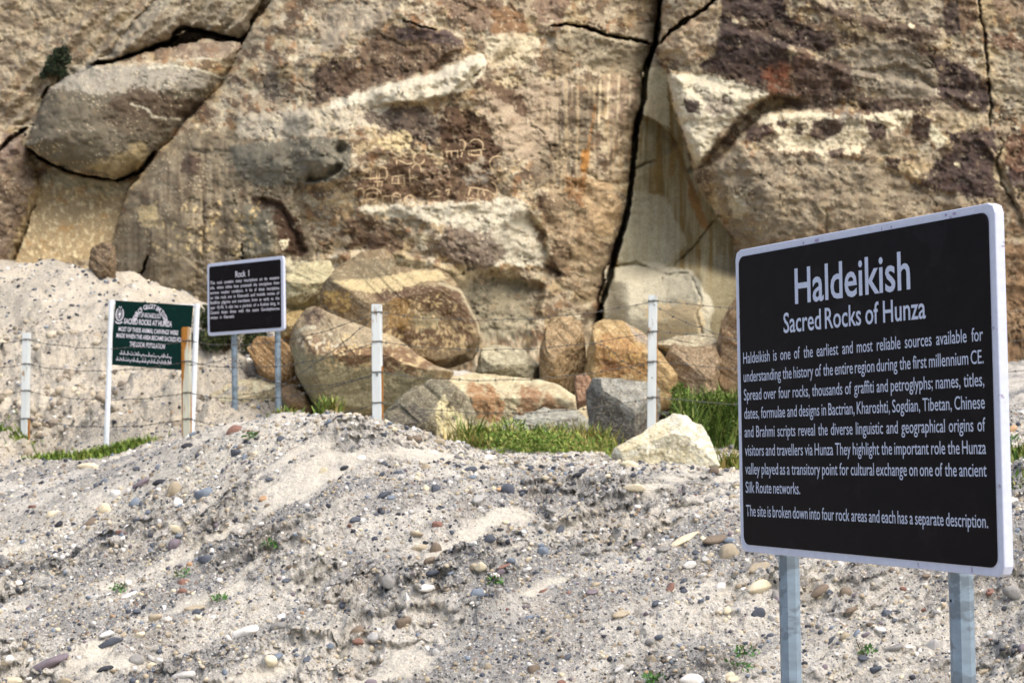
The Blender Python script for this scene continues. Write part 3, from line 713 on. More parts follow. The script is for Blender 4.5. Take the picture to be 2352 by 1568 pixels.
ramp([(800, 480), (920, 470), (1050, 462), (1190, 452), (1230, 500)], 24, 0.20, 160)
bump(900, 400, 140, 90, 0.15, 1.4)
ramp([(690, 600), (800, 580), (900, 575), (1000, 600), (1080, 640)], 14, 0.45, 200)
ramp([(1080, 610), (1180, 640), (1260, 660)], 20, -0.4, 120)
# --- the crack that splits the face
main = [(1524, -480), (1516, -60), (1515, 40), (1506, 100), (1484, 160), (1478, 235), (1462, 290), (1452, 395), (1444, 470), (1432, 520), (1414, 575), (1400, 640), (1382, 700), (1374, 740)]
crack(main, 7.5, 1.6, 2.5, False)
crack([(1506, 108), (1540, 72), (1585, 42), (1620, 20), (1650, -10), (1690, -60)], 5.5, 0.7)
ramp([(1690, -60), (1650, -6), (1585, 46), (1510, 108)], 8, -0.10, 60)
# --- niche
ramp([(1458, 266), (1490, 275), (1530, 300), (1560, 340)], 10, -0.22, 70)
crack([(1520, 640), (1560, 600), (1600, 560), (1640, 508)], 3, 0.10, 3)
crack([(1410, 612), (1460, 605), (1500, 620), (1535, 632), (1580, 625)], 6, 0.10, 3)
crack([(1590, 640), (1612, 690), (1600, 720), (1615, 770)], 4, 0.06)
crack([(1455, 390), (1475, 380), (1500, 368)], 3, 0.12)
bump(1530, 715, 110, 80, 0.45, 1.5)
# --- right wall
ramp([(1600, 392), (1650, 345), (1700, 295), (1760, 252), (1820, 246), (1880, 252)], 16, 0.0, 60)
d_, s_, t_ = line_d(wu, wv, [(1585, 388), (1625, 372), (1660, 340), (1700, 295), (1745, 252), (1790, 232), (1840, 246), (1885, 252)])
Y = Y + 0.45 * (0.25 + 0.75 * np.sin(np.pi * np.clip(t_ * 1.1, 0, 1))) * sstep(1.0, 0.75, t_) * np.exp(-(d_ / (7 + 9 * np.sin(np.pi * t_))) ** 4)
ramp([(1610, 405), (1660, 372), (1710, 310), (1760, 270), (1850, 258), (2000, 262), (2100, 290)], 24, 0.30, 200)
ramp([(1640, 60), (1760, 85), (1850, 120), (1960, 165), (2100, 190), (2260, 230)], 16, 0.30, 120)
ramp([(1800, -40), (1960, 40), (2080, 62), (2190, 80)], 14, 0.30, 110)
ramp([(1960, 160), (2080, 150), (2200, 230), (2260, 260)], 10, -0.12, 70)
crack([(2245, -60), (2250, 20), (2262, 90), (2268, 160), (2278, 250), (2272, 290)], 4, 0.22, 7)
crack([(2300, 340), (2290, 370), (2300, 420), (2330, 470)], 4, 0.15)
ramp([(2225, 300), (2300, 380), (2340, 480), (2380, 560)], 10, -0.15, 80)
ramp([(1690, 350), (1800, 345), (1950, 350), (2010, 340)], 18, 0.15, 120)
ramp([(2010, 380), (2080, 400), (2160, 440), (2200, 450)], 14, -0.12, 60)
crack([(1896, 480), (1902, 560), (1896, 600)], 4, 0.05)
bump(1850, 470, 180, 90, 0.28, 1.4)
bump(2240, 420, 60, 130, 0.18, 1.4)
# --- upper left
for k in range(9):
    o = k * 62
    Yk = Y.copy()
    ramp([(-200 + o, 420 - k * 18), (-40 + o, 250 - k * 14), (130 + o, 60 - k * 12), (240 + o, -80)], 12, rng.uniform(0.18, 0.36), 60)
    Y = np.where((LID == 0) | (LID == 2), Y, Yk)
crack([(0, 345), (20, 322), (45, 305), (66, 292)], 7, 0.6)
crack([(62, 336), (90, 362), (130, 383), (170, 398), (215, 406), (270, 414), (330, 392)], 4.5, 0.6, 3)
crack([(322, 392), (340, 370), (355, 350)], 6, 0.8, 2)
crack([(330, 118), (390, 98), (400, 78), (416, 64), (450, 70), (500, 80), (550, 96)], 7, 0.8, 3)
crack([(96, 226), (110, 205), (128, 190)], 5, 0.3)
# --- roughness of all of it
smooth_m = np.where(LID == 6, 0.3, np.where(hm | (LID == 3), 0.55, 1.0))
Y = Y + smooth_m * (0.11 * fbm(U / 75, V / 60, 3, 141) - 0.05 * fbm(U / 44, V / 38, 3, 143, 0.5, True) * sstep(-0.3, 0.4, fbm(U / 120, V / 120, 2, 145)) + 0.013 * fbm(U / 9, V / 9, 3, 147, 0.6))
flk = fbm(U / 60 + 3, V / 48, 4, 149, 0.5); Y = Y - smooth_m * 0.022 * sstep(0.05, 0.09, flk) - smooth_m * 0.02 * sstep(0.2, 0.24, flk)
frr = np.abs(fbm((U * 0.85 + V * 0.5) / 150, (V * 0.85 - U * 0.5) / 70, 4, 119, 0.55))
Y = Y + smooth_m * np.where(hm, 0, 1) * 0.05 * sstep(0.02, 0.006, frr) * sstep(0.05, 0.25, fbm(U / 140, V / 140, 2, 120))
exr = fbm(U / 38, V / 28, 5, 115, 0.62)                        # spalled skin: the pale patches lie a little deeper
Y = Y + smooth_m * (0.035 * sstep(0.17, 0.19, exr) - 0.02 * sstep(0.13, 0.15, -exr))
RP = at(U, V, Y)
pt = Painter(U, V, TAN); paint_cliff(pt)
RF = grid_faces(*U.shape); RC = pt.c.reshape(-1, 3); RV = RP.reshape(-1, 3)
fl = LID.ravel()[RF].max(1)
rock_objs = {}
info = {0: ('cliff', None, None), 1: ('rock_buttress', 'purple-brown streaked rock beside the ochre hollow at the left edge', 'rock'),
        2: ('rock_slab', 'grey rock slab above the black gap over the overhanging boulder', 'rock'),
        3: ('overhanging_boulder', 'smooth grey-brown boulder overhanging the yellow ochre hollow', 'boulder'),
        4: ('rock_dome', 'huge rounded rock covered with pecked animal carvings behind the fence', 'rock'),
        5: ('rock_wall', 'dark varnished rock wall behind the large black sign', 'rock'),
        6: ('rock_niche', 'smooth streaked grey and ochre niche right of the black crack', 'rock')}
for i, (nm, lb, ct) in info.items():
    k = fl == i
    idx, inv = np.unique(RF[k], return_inverse=True)
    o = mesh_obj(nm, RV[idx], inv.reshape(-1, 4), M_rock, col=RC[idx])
    if ct: tag(o, lb, ct)
    else: tag(o, 'tan weathered cliff behind the rocks', kind='structure')
    rock_objs[i] = o

def face_depth(u, v):
    j = min(max(int(np.searchsorted(cu, u)), 1), len(cu) - 1); i = min(max(int(np.searchsorted(cv, v)), 1), len(cv) - 1)
    return float(Y[i - 1:i + 1, j - 1:j + 1].mean())

# ------------------------------------------------------------------ boulders at the foot of the face
def dome_noise(p, seed, s):
    return fbm(p[:, 0] * s + p[:, 1] * 0.7 * s, p[:, 2] * s - p[:, 1] * 0.6 * s, 4, seed, 0.55)

BOULD = {}
def ext_of(P): return np.ptp(P, axis=0).max()
def boulder(name, pts, Yd, thick, base, label, planes=(), seed=1, rough=0.05, painter=None, power=2.5, cat='boulder', sharp=0.0):
    P = np.asarray(pts, float)
    c = P.mean(0)
    # resample outline by arc length, then rings
    Q = np.vstack([P, P[:1]]); seg = np.sqrt((np.diff(Q, axis=0) ** 2).sum(1)); s = np.concatenate([[0], np.cumsum(seg)])
    N = 230 if cat == 'boulder' and ext_of(P) > 150 else 130
    t = np.linspace(0, s[-1], N, endpoint=False)
    B = np.stack([np.interp(t, s, Q[:, 0]), np.interp(t, s, Q[:, 1])], 1)
    B = B * 0.5 + (np.roll(B, 1, 0) + np.roll(B, -1, 0)) * 0.25
    a = np.concatenate([np.linspace(0.02, math.pi / 2, N // 3)[:-1], np.linspace(math.pi / 2, math.pi - 0.02, N // 8)])
    rr = np.sin(a) ** (2.0 / power); dd = np.cos(a)
    dd = np.sign(dd) * np.abs(dd) ** (2.0 / power)
    scale = np.full((len(a), N), 1.0)
    w = (B - c); ext = np.abs(w).max(0)
    dirx = rr[:, None] * (w[:, 0] / ext[0])[None]; dirz = -rr[:, None] * (w[:, 1] / ext[1])[None]; diry = -np.repeat(dd[:, None], N, 1)
    for (nx, ny, nz, dd_) in planes:
        L_ = math.sqrt(nx * nx + ny * ny + nz * nz)
        q = (nx * dirx + ny * diry + nz * dirz) / L_
        scale = np.minimum(scale, np.where(q > 1e-3, dd_ / np.maximum(q, 1e-3), 9))
    uvx = c[0] + rr[:, None] * w[None, :, 0] * scale; uvy = c[1] + rr[:, None] * w[None, :, 1] * scale
    yy = Yd + thick * (diry * scale)
    Pm = at(uvx, uvy, Yd); Pm[..., 1] = yy
    # move along the ray so the outline stays true at each depth
    Pm = at(uvx, uvy, yy)
    W = Pm.reshape(-1, 3)
    ctr = at(c[0], c[1], Yd)
    size = ext[0] / F * Yd
    nrm = W - ctr; nrm /= np.linalg.norm(nrm, axis=1, keepdims=True) + 1e-9
    k = 1.0 / size
    W = W + nrm * (rough * size * (dome_noise(W, seed, 1.7 * k) * 1.2 + 0.5 * dome_noise(W + 3.1, seed + 3, 5 * k) + 0.22 * dome_noise(W + 7.7, seed + 5, 14 * k)
        - 0.35 * sstep(0.02, 0.07, dome_noise(W + 5.0, seed + 9, 2.6 * k)) - 0.3 * sstep(0.15, 0.19, dome_noise(W + 5.0, seed + 9, 2.6 * k))))[:, None]
    u_, v_ = proj(W)
    p = Painter(u_, v_, base, seed)
    p.mix(sstep(0.0, 0.4, fbm(u_ / 40, v_ / 40, 4, seed + 11)) * 0.4, tuple(np.clip(np.array(base) * 0.84, 0, 255)))
    p.mix(sstep(0.1, 0.35, fbm(u_ / 24, v_ / 24, 4, seed + 12)) * 0.45, tuple(np.clip(np.array(base) * 1.14, 0, 255)))
    ex = fbm(u_ / 17, v_ / 14, 5, seed + 15, 0.66)
    p.mix(sstep(0.14, 0.2, ex) * 0.55, tuple(np.clip(np.array(base) * 0.72 + np.array([8, 0, -6]), 0, 255))); p.mix(sstep(0.16, 0.22, -ex) * 0.55, tuple(np.clip(np.array(base) * 1.1 + 26, 0, 236)))
    if painter: painter(p)
    p.mix(sstep(0.22, 0.3, fbm(u_ / 5, v_ / 5, 3, seed + 19)) * 0.4, (216, 200, 168)); p.mix(sstep(0.22, 0.3, -fbm(u_ / 5, v_ / 5, 3, seed + 19)) * 0.35, (96, 82, 70))
    g_ = p.c.mean(-1, keepdims=True); p.c = (p.c * 0.88 + g_ * 0.12) * np.array([0.93, 0.96, 0.89]) * (1.0 if name == 'white_boulder' else 0.88)
    n_r = len(a)
    Fc = []
    i = np.arange(n_r * N).reshape(n_r, N); j = np.roll(i, -1, 1)
    Fc = np.stack([i[:-1], i[1:], j[1:], j[:-1]], -1).reshape(-1, 4)
    base_pt = at(c[0], P[:, 1].max(), Yd)
    o = mesh_obj(name, np.vstack([W - base_pt, (W[i[0]].mean(0) - base_pt)[None], (W[i[-1]].mean(0) - base_pt)[None]]), Fc, M_rock,
                 col=np.vstack([p.c, p.c[i[0]].mean(0)[None], p.c[i[-1]].mean(0)[None]]), loc=base_pt)
    bm = bmesh.new(); bm.from_mesh(o.data); bm.verts.ensure_lookup_table()
    for ring, apex in ((i[0], n_r * N), (i[-1], n_r * N + 1)):
        for q in range(N):
            f = bm.faces.new([bm.verts[ring[q]], bm.verts[ring[(q + 1) % N]], bm.verts[apex]]); f.smooth = True
    bmesh.ops.recalc_face_normals(bm, faces=bm.faces)
    bm.to_mesh(o.data); bm.free()
    tag(o, label, cat)
    BOULD[name + str(len(BOULD))] = (o, W)
    return o, W, (u_, v_)

def pk(p, n, ubox, vbox, col=(214, 184, 136), w=(2.8, 4.4), ln=(3, 14), amt=0.9):
    for q in range(n):
        a, b = rng.uniform(*ubox), rng.uniform(*vbox); th = rng.uniform(0, 3.14); l = rng.uniform(*ln)
        p.stroke([(a, b), (a + l * math.cos(th), b + l * math.sin(th))], col, rng.uniform(*w), amt)

def p_upper(p):
    p.poly([(735, 690), (760, 630), (830, 590), (900, 600), (900, 650), (780, 660)], (142, 126, 98), 5, 0.7)
    p.poly([(755, 645), (850, 640), (960, 620), (1010, 622), (1030, 640), (960, 650), (900, 672), (840, 672), (790, 660)], (214, 188, 140), 4, 0.95, 4, 0.05)
    p.poly([(850, 675), (960, 655), (1060, 660), (1100, 720), (1090, 760), (960, 700), (870, 690)], (104, 76, 56), 5, 0.9)
    p.poly([(860, 740), (950, 760), (1080, 745), (1100, 790), (1000, 800), (880, 790)], (112, 84, 64), 5, 0.85)
    p.poly([(735, 670), (800, 670), (820, 720), (790, 730), (740, 700)], (150, 110, 58), 5, 0.8)
    p.poly([(945, 720), (1000, 712), (1010, 750), (960, 765)], (164, 150, 116), 5, 0.8)
    p.poly([(900, 690), (945, 690), (945, 760), (890, 750)], (166, 124, 60), 5, 0.6)
    p.poly([(1000, 800), (1100, 780), (1080, 840), (1000, 850)], (142, 120, 92), 6, 0.7)
    pk(p, 26, (745, 805), (668, 712), (214, 172, 92)); pk(p, 60, (880, 1080), (740, 800)); pk(p, 16, (940, 1090), (670, 730))
    p.stroke([(1010, 650), (1060, 670), (1095, 740), (1108, 775)], (206, 190, 156), 5, 0.7)

def p_lower(p):
    p.poly([(665, 800), (760, 820), (900, 850), (1000, 860), (980, 960), (820, 970), (700, 920)], (158, 146, 112), 8, 0.9, 8, 0.05)
    p.poly([(700, 720), (730, 700), (750, 730), (735, 770), (705, 760)], (104, 82, 72), 5, 0.85)
    p.poly([(740, 730), (800, 735), (900, 770), (880, 800), (760, 800), (690, 780)], (186, 166, 138), 6, 0.6)
    p.poly([(775, 790), (960, 800), (1000, 840), (960, 860), (800, 840), (760, 815)], (132, 96, 66), 6, 0.9)
    p.poly([(675, 775), (720, 765), (770, 790), (750, 815), (690, 810)], (124, 94, 72), 5, 0.85)
    p.stroke([(680, 765), (700, 752), (722, 752)], (210, 200, 176), 6, 0.7)
    p.poly([(665, 800), (700, 790), (720, 860), (690, 870)], (182, 172, 146), 8, 0.6)
    pk(p, 80, (700, 980), (765, 850)); pk(p, 12, (690, 780), (765, 800), (214, 200, 176), (3, 5))

ub, ubW, ubuv = boulder('carved_boulder', [(735, 690), (742, 655), (770, 612), (830, 580), (885, 573), (905, 592), (912, 618), (1005, 617), (1030, 632), (1058, 668), (1092, 720), (1107, 775), (1085, 828), (1010, 852), (900, 830), (780, 790)], 18.4, 1.0, (146, 122, 90),
        'orange-brown boulder with pale sloping top and pecked animals above the grey rounded boulder', [(-0.1, -0.75, 0.9, 0.50), (0.2, -1, -0.05, 0.72), (-0.7, -0.7, 0.1, 0.85)], 31, 0.045, p_upper, 2.4)
lb_, lbW, lbuv = boulder('carved_boulder', [(664, 790), (672, 752), (698, 716), (724, 704), (752, 716), (800, 735), (900, 775), (1000, 840), (1045, 852), (1010, 900), (960, 955), (850, 965), (760, 960), (715, 920), (680, 860)], 17.3, 0.95, (164, 142, 112),
        'big rounded boulder with smooth grey underside behind the nearest white fence post', [(0, -0.9, 0.5, 0.8), (0, -1, -0.2, 0.82)], 37, 0.035, p_lower, 2.3)
boulder('boulder', [(568, 800), (590, 770), (640, 775), (672, 800), (700, 880), (735, 925), (700, 950), (620, 900)], 18.2, 0.55, (160, 122, 78), 'orange-brown rock wedged behind the right post of the small black sign', [(-0.4, -0.8, 0.6, 0.7)], 41, 0.09)
boulder('boulder', [(478, 905), (520, 880), (590, 862), (640, 880), (665, 930), (650, 985), (560, 990), (490, 960)], 17.9, 0.6, (206, 188, 156), 'pale cream boulder behind the posts of the small black sign', [(-0.2, -0.6, 0.9, 0.6), (0.3, -1, 0, 0.7)], 43, 0.07)
boulder('boulder', [(640, 895), (665, 880), (700, 905), (722, 940), (716, 955), (660, 935)], 17.4, 0.3, (190, 150, 108), 'small tan slab leaning right of the small black sign post', [(0, -0.6, 0.8, 0.5)], 47, 0.06)
def p_dark(p):
    p.poly([(985, 955), (1020, 900), (1030, 930), (1060, 945), (1090, 1000), (1050, 1030), (1000, 990), (960, 980)], (226, 208, 160), 4, 0.9, 9, 0.5)
    p.poly([(870, 960), (950, 930), (1000, 945), (1010, 1010), (900, 985)], (92, 84, 78), 6, 0.75)
boulder('boulder', [(850, 975), (890, 940), (930, 905), (990, 868), (1030, 872), (1068, 900), (1092, 950), (1104, 1000), (1075, 1045), (980, 1040), (880, 1010)], 15.6, 0.6, (132, 122, 102), 'dark grey boulder with cream patches right of the nearest white fence post', [(-0.3, -0.8, 0.6, 0.72), (0.6, -0.8, 0.1, 0.78)], 53, 0.07, p_dark)
def p_flat(p):
    p.poly([(1075, 880), (1130, 880), (1160, 930), (1140, 975), (1090, 960)], (176, 122, 74), 5, 0.85)
    p.poly([(1195, 880), (1240, 890), (1290, 930), (1330, 960), (1290, 980), (1190, 960)], (162, 112, 74), 5, 0.85)
    for s_ in ([(1140, 880), (1165, 925), (1160, 980)], [(1255, 890), (1235, 940), (1245, 980)]): p.stroke(s_, (208, 190, 156), 5, 0.8)
boulder('boulder', [(1005, 890), (1030, 858), (1090, 850), (1180, 856), (1280, 882), (1345, 925), (1362, 985), (1290, 1010), (1190, 1010), (1090, 1010), (1050, 950)], 17.0, 0.8, (212, 192, 156), 'low cream-topped boulder with orange-brown front between the white fence posts', [(0, -0.5, 0.9, 0.55), (0, -1, 0, 0.75)], 59, 0.05, p_flat)
boulder('boulder', [(1095, 1005), (1140, 975), (1200, 950), (1250, 932), (1330, 940), (1368, 985), (1360, 1030), (1240, 1045), (1110, 1035)], 15.9, 0.5, (168, 164, 154), 'pale grey layered boulder behind the green grass patch', [(-0.3, -0.6, 0.9, 0.55), (0.3, -1, 0.1, 0.7)], 61, 0.09)
def p_ang(p):
    p.poly([(1345, 900), (1362, 890), (1430, 940), (1445, 965), (1500, 930), (1510, 1000), (1440, 1050), (1355, 1020)], (96, 88, 82), 5, 0.75, 7)  # shade of the left and front facets put into the colour
boulder('angular_boulder', [(1343, 900), (1360, 866), (1420, 870), (1490, 878), (1518, 895), (1516, 945), (1500, 1010), (1450, 1050), (1370, 1040), (1350, 970)], 15.0, 0.55, (150, 146, 140), 'dark grey angular boulder with light flat top beside the right white fence post', [(0.15, -0.75, 0.75, 0.58), (-0.35, -0.95, -0.1, 0.60), (-0.9, -0.4, 0.2, 0.78), (0.8, -0.7, -0.1, 0.72)], 67, 0.045, p_ang, 2.8)
def p_whit(p):
    p.poly([(1410, 1035), (1430, 1015), (1530, 968), (1545, 990), (1440, 1040)], (226, 204, 158), 6, 0.6)
    p.poly([(1430, 1060), (1500, 1030), (1580, 1020), (1600, 1060), (1500, 1075)], (196, 180, 142), 6, 0.5)
boulder('white_boulder', [(1404, 1045), (1412, 1028), (1470, 995), (1515, 965), (1545, 948), (1578, 953), (1592, 968), (1612, 975), (1628, 1005), (1642, 1040), (1655, 1070), (1600, 1092), (1500, 1094), (1420, 1075)], 11.5, 0.33, (224, 214, 192), 'cream-white angular boulder lying on the bank crest beside the large sign', [(-0.45, -0.6, 0.75, 0.55), (0.75, -0.5, 0.4, 0.62), (0.05, -1, -0.05, 0.6), (0.2, -0.8, 0.6, 0.66)], 71, 0.045, p_whit, 2.5)
def p_arch(p):
    p.poly([(1370, 790), (1390, 765), (1440, 770), (1480, 810), (1500, 870), (1370, 860)], (168, 120, 66), 5, 0.8)
    p.poly([(1375, 830), (1430, 825), (1430, 850), (1385, 850)], (132, 84, 48), 4, 0.8)
    for x in (1385, 1400, 1440): p.stroke([(x, 790), (x + 3, 835)], (130, 84, 42), 4, 0.7)
    pk(p, 14, (1390, 1470), (780, 830), (204, 160, 92))
    p.poly([(1430, 742), (1480, 760), (1510, 800), (1490, 800), (1450, 765)], (166, 152, 146), 5, 0.7)
boulder('boulder', [(1340, 870), (1350, 810), (1362, 745), (1385, 730), (1430, 738), (1480, 765), (1515, 805), (1560, 860), (1570, 930), (1480, 960), (1360, 940)], 17.6, 0.8, (186, 152, 102), 'orange-brown arched boulder behind the right white fence post', [(0.1, -0.7, 0.8, 0.62), (0, -1, 0, 0.7)], 73, 0.05, p_arch)
boulder('boulder', [(1238, 900), (1240, 800), (1255, 752), (1300, 722), (1335, 740), (1345, 800), (1350, 900), (1300, 920)], 18.0, 0.6, (168, 138, 100), 'brown blocky boulder with pale ledge left of the arched boulder', [(0, -0.7, 0.7, 0.65), (0.5, -1, 0, 0.7)], 79, 0.08)
boulder('boulder', [(1318, 880), (1322, 862), (1345, 856), (1358, 872), (1350, 930), (1325, 940)], 16.2, 0.25, (164, 122, 96), 'small reddish block against the dark grey angular boulder', [(0, -1, 0.2, 0.7)], 83, 0.06)
boulder('boulder', [(1105, 800), (1130, 790), (1200, 800), (1240, 840), (1240, 890), (1150, 880), (1090, 860)], 18.3, 0.5, (188, 176, 148), 'pale cream rounded rock right of the carved orange-brown boulder', [(0, -0.6, 0.8, 0.6)], 89, 0.07)
boulder('boulder', [(1520, 830), (1545, 790), (1600, 800), (1640, 790), (1660, 830), (1650, 930), (1600, 990), (1540, 960)], 17.6, 0.6, (158, 132, 104), 'brown broken rock behind the green shrub', [(0, -0.7, 0.7, 0.65), (-0.5, -1, 0, 0.7)], 97, 0.09)
boulder('boulder', [(1640, 980), (1640, 850), (1655, 740), (1690, 680), (1740, 640), (1820, 700), (1860, 990)], 17.8, 0.8, (164, 130, 94), 'tall orange-brown rock half hidden behind the left edge of the large sign', [(-0.5, -0.8, 0.2, 0.7)], 101, 0.08)
boulder('boulder', [(1500, 790), (1560, 770), (1640, 760), (1655, 800), (1600, 830), (1530, 820)], 18.0, 0.4, (198, 180, 150), 'pale flat ledge rock above the green shrub', [(0, -0.5, 0.9, 0.5)], 103, 0.08)
boulder('boulder', [(203, 610), (210, 570), (235, 555), (262, 565), (268, 610), (262, 650), (225, 660)], 22.2, 0.4, (128, 104, 80), 'dark brown broken block at the left foot of the carved dome', [(-0.3, -0.8, 0.4, 0.7)], 107, 0.12)
boulder('boulder', [(640, 640), (700, 600), (760, 590), (770, 640), (740, 700), (690, 720), (640, 700)], 19.6, 0.6, (194, 178, 138), 'pale layered rock right of the small black sign', [(0, -0.5, 0.9, 0.55)], 109, 0.1)
boulder('boulder', [(640, 730), (690, 705), (720, 730), (700, 790), (640, 790)], 19.0, 0.5, (178, 148, 92), 'ochre rock just right of the small black sign', [(0, -0.6, 0.8, 0.6)], 113, 0.1)

# ------------------------------------------------------------------ petroglyphs: shallow pecked figures, each a part of its rock
def strip(paths, surf, width, name, parent, off):
    Vv, Ff = [], []
    for path in paths:
        P = np.asarray(path, float)
        seg = np.sqrt((np.diff(P, axis=0) ** 2).sum(1)); s = np.concatenate([[0], np.cumsum(seg)])
        n = max(3, int(s[-1] / 4) + 1); t = np.linspace(0, s[-1], n)
        Q = np.stack([np.interp(t, s, P[:, 0]), np.interp(t, s, P[:, 1])], 1)
        T = np.gradient(Q, axis=0); T /= np.linalg.norm(T, axis=1, keepdims=True) + 1e-9
        Nn = np.stack([-T[:, 1], T[:, 0]], 1)
        w = width * (0.85 + 0.3 * rng.random(n)); w[0] *= 0.6; w[-1] *= 0.6
        b0 = len(Vv)
        for i in range(n):
            for sgn in (-0.5, 0, 0.5):
                q = Q[i] + Nn[i] * w[i] * sgn
                dpt = surf(q[0], q[1])
                Vv.append(at(q[0], q[1], dpt - (off if sgn == 0 else off * 0.5)))
        for i in range(n - 1):
            for k in range(2):
                a = b0 + i * 3 + k; Ff.append((a, a + 3, a + 4, a + 1))
    loc = np.array(parent.location)
    return mesh_obj(name, np.array(Vv) - loc, np.array(Ff), M_pecked, parent=parent)

zp = lambda *p: [((1300 + x / 3.36) / 1.6327, (450 + y / 3.36) / 1.6327) for x, y in p]
def arc(cx, cy, rx, ry, a0, a1, n=14): return [(cx + rx * math.cos(R(a0 + (a1 - a0) * i / n)), cy + ry * math.sin(R(a0 + (a1 - a0) * i / n))) for i in range(n + 1)]
glyphs = [
    [zp((1240, 400), (1480, 385)), zp((1260, 400), (1265, 470)), zp((1320, 400), (1320, 480)), zp((1400, 395), (1400, 480)), zp((1460, 390), (1440, 470)), zp((1470, 385), (1500, 310), (1470, 250), (1420, 260))],
    [zp((1520, 400), (1750, 370)), zp((1520, 420), (1600, 450), (1710, 440)), zp(*arc(1630, 330, 90, 85, 200, 400)), zp((1690, 380), (1700, 460)), zp((1600, 330), (1610, 335))],
    [zp(*arc(1900, 550, 100, 95, 60, 300)), zp((1890, 460), (1950, 400))],
    [zp((1530, 850), (1640, 860), (1780, 890), (1890, 960)), zp((1560, 850), (1530, 960)), zp((1660, 870), (1650, 960)), zp((1720, 880), (1740, 960)), zp(*arc(1800, 890, 95, 110, 270, 420))],
    [zp((200, 640), (400, 590), (510, 610)), zp((210, 740), (500, 730)), zp((300, 620), (300, 760)), zp((380, 600), (380, 760)), zp(*arc(450, 680, 60, 90, 180, 420)), zp((230, 650), (220, 740)), zp((410, 610), (410, 750))],
    [zp((560, 720), (740, 690)), zp((580, 720), (570, 790)), zp((650, 700), (650, 800)), zp((720, 690), (730, 830)), zp((560, 800), (740, 800))],
    [zp((790, 620), (800, 790)), zp((790, 740), (900, 720)), zp((830, 700), (900, 770)), zp(*arc(880, 640, 60, 80, 200, 380)), zp((860, 720), (850, 790))],
    [zp(*arc(910, 490, 70, 70, 0, 330)), zp((860, 540), (760, 560), (640, 500)), zp((630, 500), (630, 570))],
    [zp(*arc(320, 940, 110, 80, 180, 360)), zp(*arc(320, 960, 70, 45, 0, 350)), zp((210, 1000), (430, 1000)), zp((240, 1000), (235, 1050)), zp((390, 1000), (400, 1050))],
    [zp((120, 880), (200, 860), (240, 900)), zp((130, 900), (120, 990)), zp((200, 880), (215, 980))],
    [zp((430, 960), (580, 960), (690, 980)), zp(*arc(630, 970, 50, 50, 180, 360)), zp((460, 960), (450, 1030)), zp((570, 970), (580, 1060))],
    [zp(*arc(800, 1020, 75, 70, 0, 340)), zp((790, 1010), (805, 1025))],
    [zp((330, 780), (460, 780)), zp((340, 780), (340, 840)), zp((390, 780), (390, 850)), zp((450, 780), (440, 840))],
    [zp((1000, 980), (1180, 960)), zp((1010, 960), (1120, 880), (1180, 900)), zp((1240, 900), (1300, 860), (1270, 960))],
    [zp((2210, 900), (2320, 900), (2350, 850)), zp((2290, 780), (2330, 840))],
    [zp((1500, 980), (1640, 1000), (1700, 1060)), zp((1530, 990), (1520, 1050)), zp((1620, 1000), (1630, 1060))],
]
for g in glyphs:
    strip(g, face_depth, 3.7, 'petroglyph', rock_objs[4], 0.012)

# ------------------------------------------------------------------ lettering
def text_mesh(body, size=1.0, bold=0.0, word=1.0, char=1.0):
    cd = bpy.data.curves.new('tmp', 'FONT'); cd.body = body; cd.size = size; cd.offset = bold
    cd.space_word = word; cd.space_character = char; cd.resolution_u = 3
    o = bpy.data.objects.new('tmp', cd); C.objects.link(o)
    dg = bpy.context.evaluated_depsgraph_get(); dg.update()
    me = bpy.data.meshes.new_from_object(o.evaluated_get(dg))
    bpy.data.objects.remove(o); bpy.data.curves.remove(cd)
    V = np.zeros(len(me.vertices) * 3); me.vertices.foreach_get('co', V); V = V.reshape(-1, 3)
    return me, V
_cap = None
def put_text(parent, name, body, x0, x1, y, cap, mat, z, bold=0.0, justify=True, slope=0.0):
    """one line of lettering on a panel (local x right, y up, z out), each word a part: baseline y, cap height cap, from x0 to x1"""
    global _cap
    if _cap is None:
        me, V = text_mesh('H'); _cap = V[:, 1].max() - V[:, 1].min(); bpy.data.meshes.remove(me)
    sz = cap / _cap
    words = [text_mesh(w, 1.0, bold) for w in body.split()]
    ws = [V[:, 0].max() - V[:, 0].min() for _, V in words]
    gap0 = 0.27; ng = max(len(words) - 1, 0)
    kx = (x1 - x0) / (sum(ws) + gap0 * ng)
    if justify and ng and kx > sz * CONDENSE:              # short line: keep the letters narrow, open the gaps
        kx = max(sz * CONDENSE, kx * 0.86)
    gap = ((x1 - x0) / kx - sum(ws)) / ng if ng else 0
    x = x0
    for (me, V), w in zip(words, ws):
        P = np.stack([x + (V[:, 0] - V[:, 0].min()) * kx, y + V[:, 1] * sz + slope * (x - x0 + (V[:, 0] - V[:, 0].min()) * kx), np.full(len(V), z)], 1)
        me.vertices.foreach_set('co', P.astype(np.float32).ravel()); me.update()
        me.materials.clear(); me.materials.append(mat); me.name = name
        o = bpy.data.objects.new(name, me); C.objects.link(o); o.parent = parent
        x += (w + gap) * kx

def rounded_outline(w, h, r, n=6, cham=False):
    pts = []
    for cx, cy, a0 in ((w - r, r, -90), (w - r, h - r, 0), (r, h - r, 90), (r, r, 180)):
        k = 1 if cham else n
        for i in range(k + 1):
            a = R(a0 + 90 * i / k); pts.append((cx + r * math.cos(a), cy + r * math.sin(a)))
    return pts

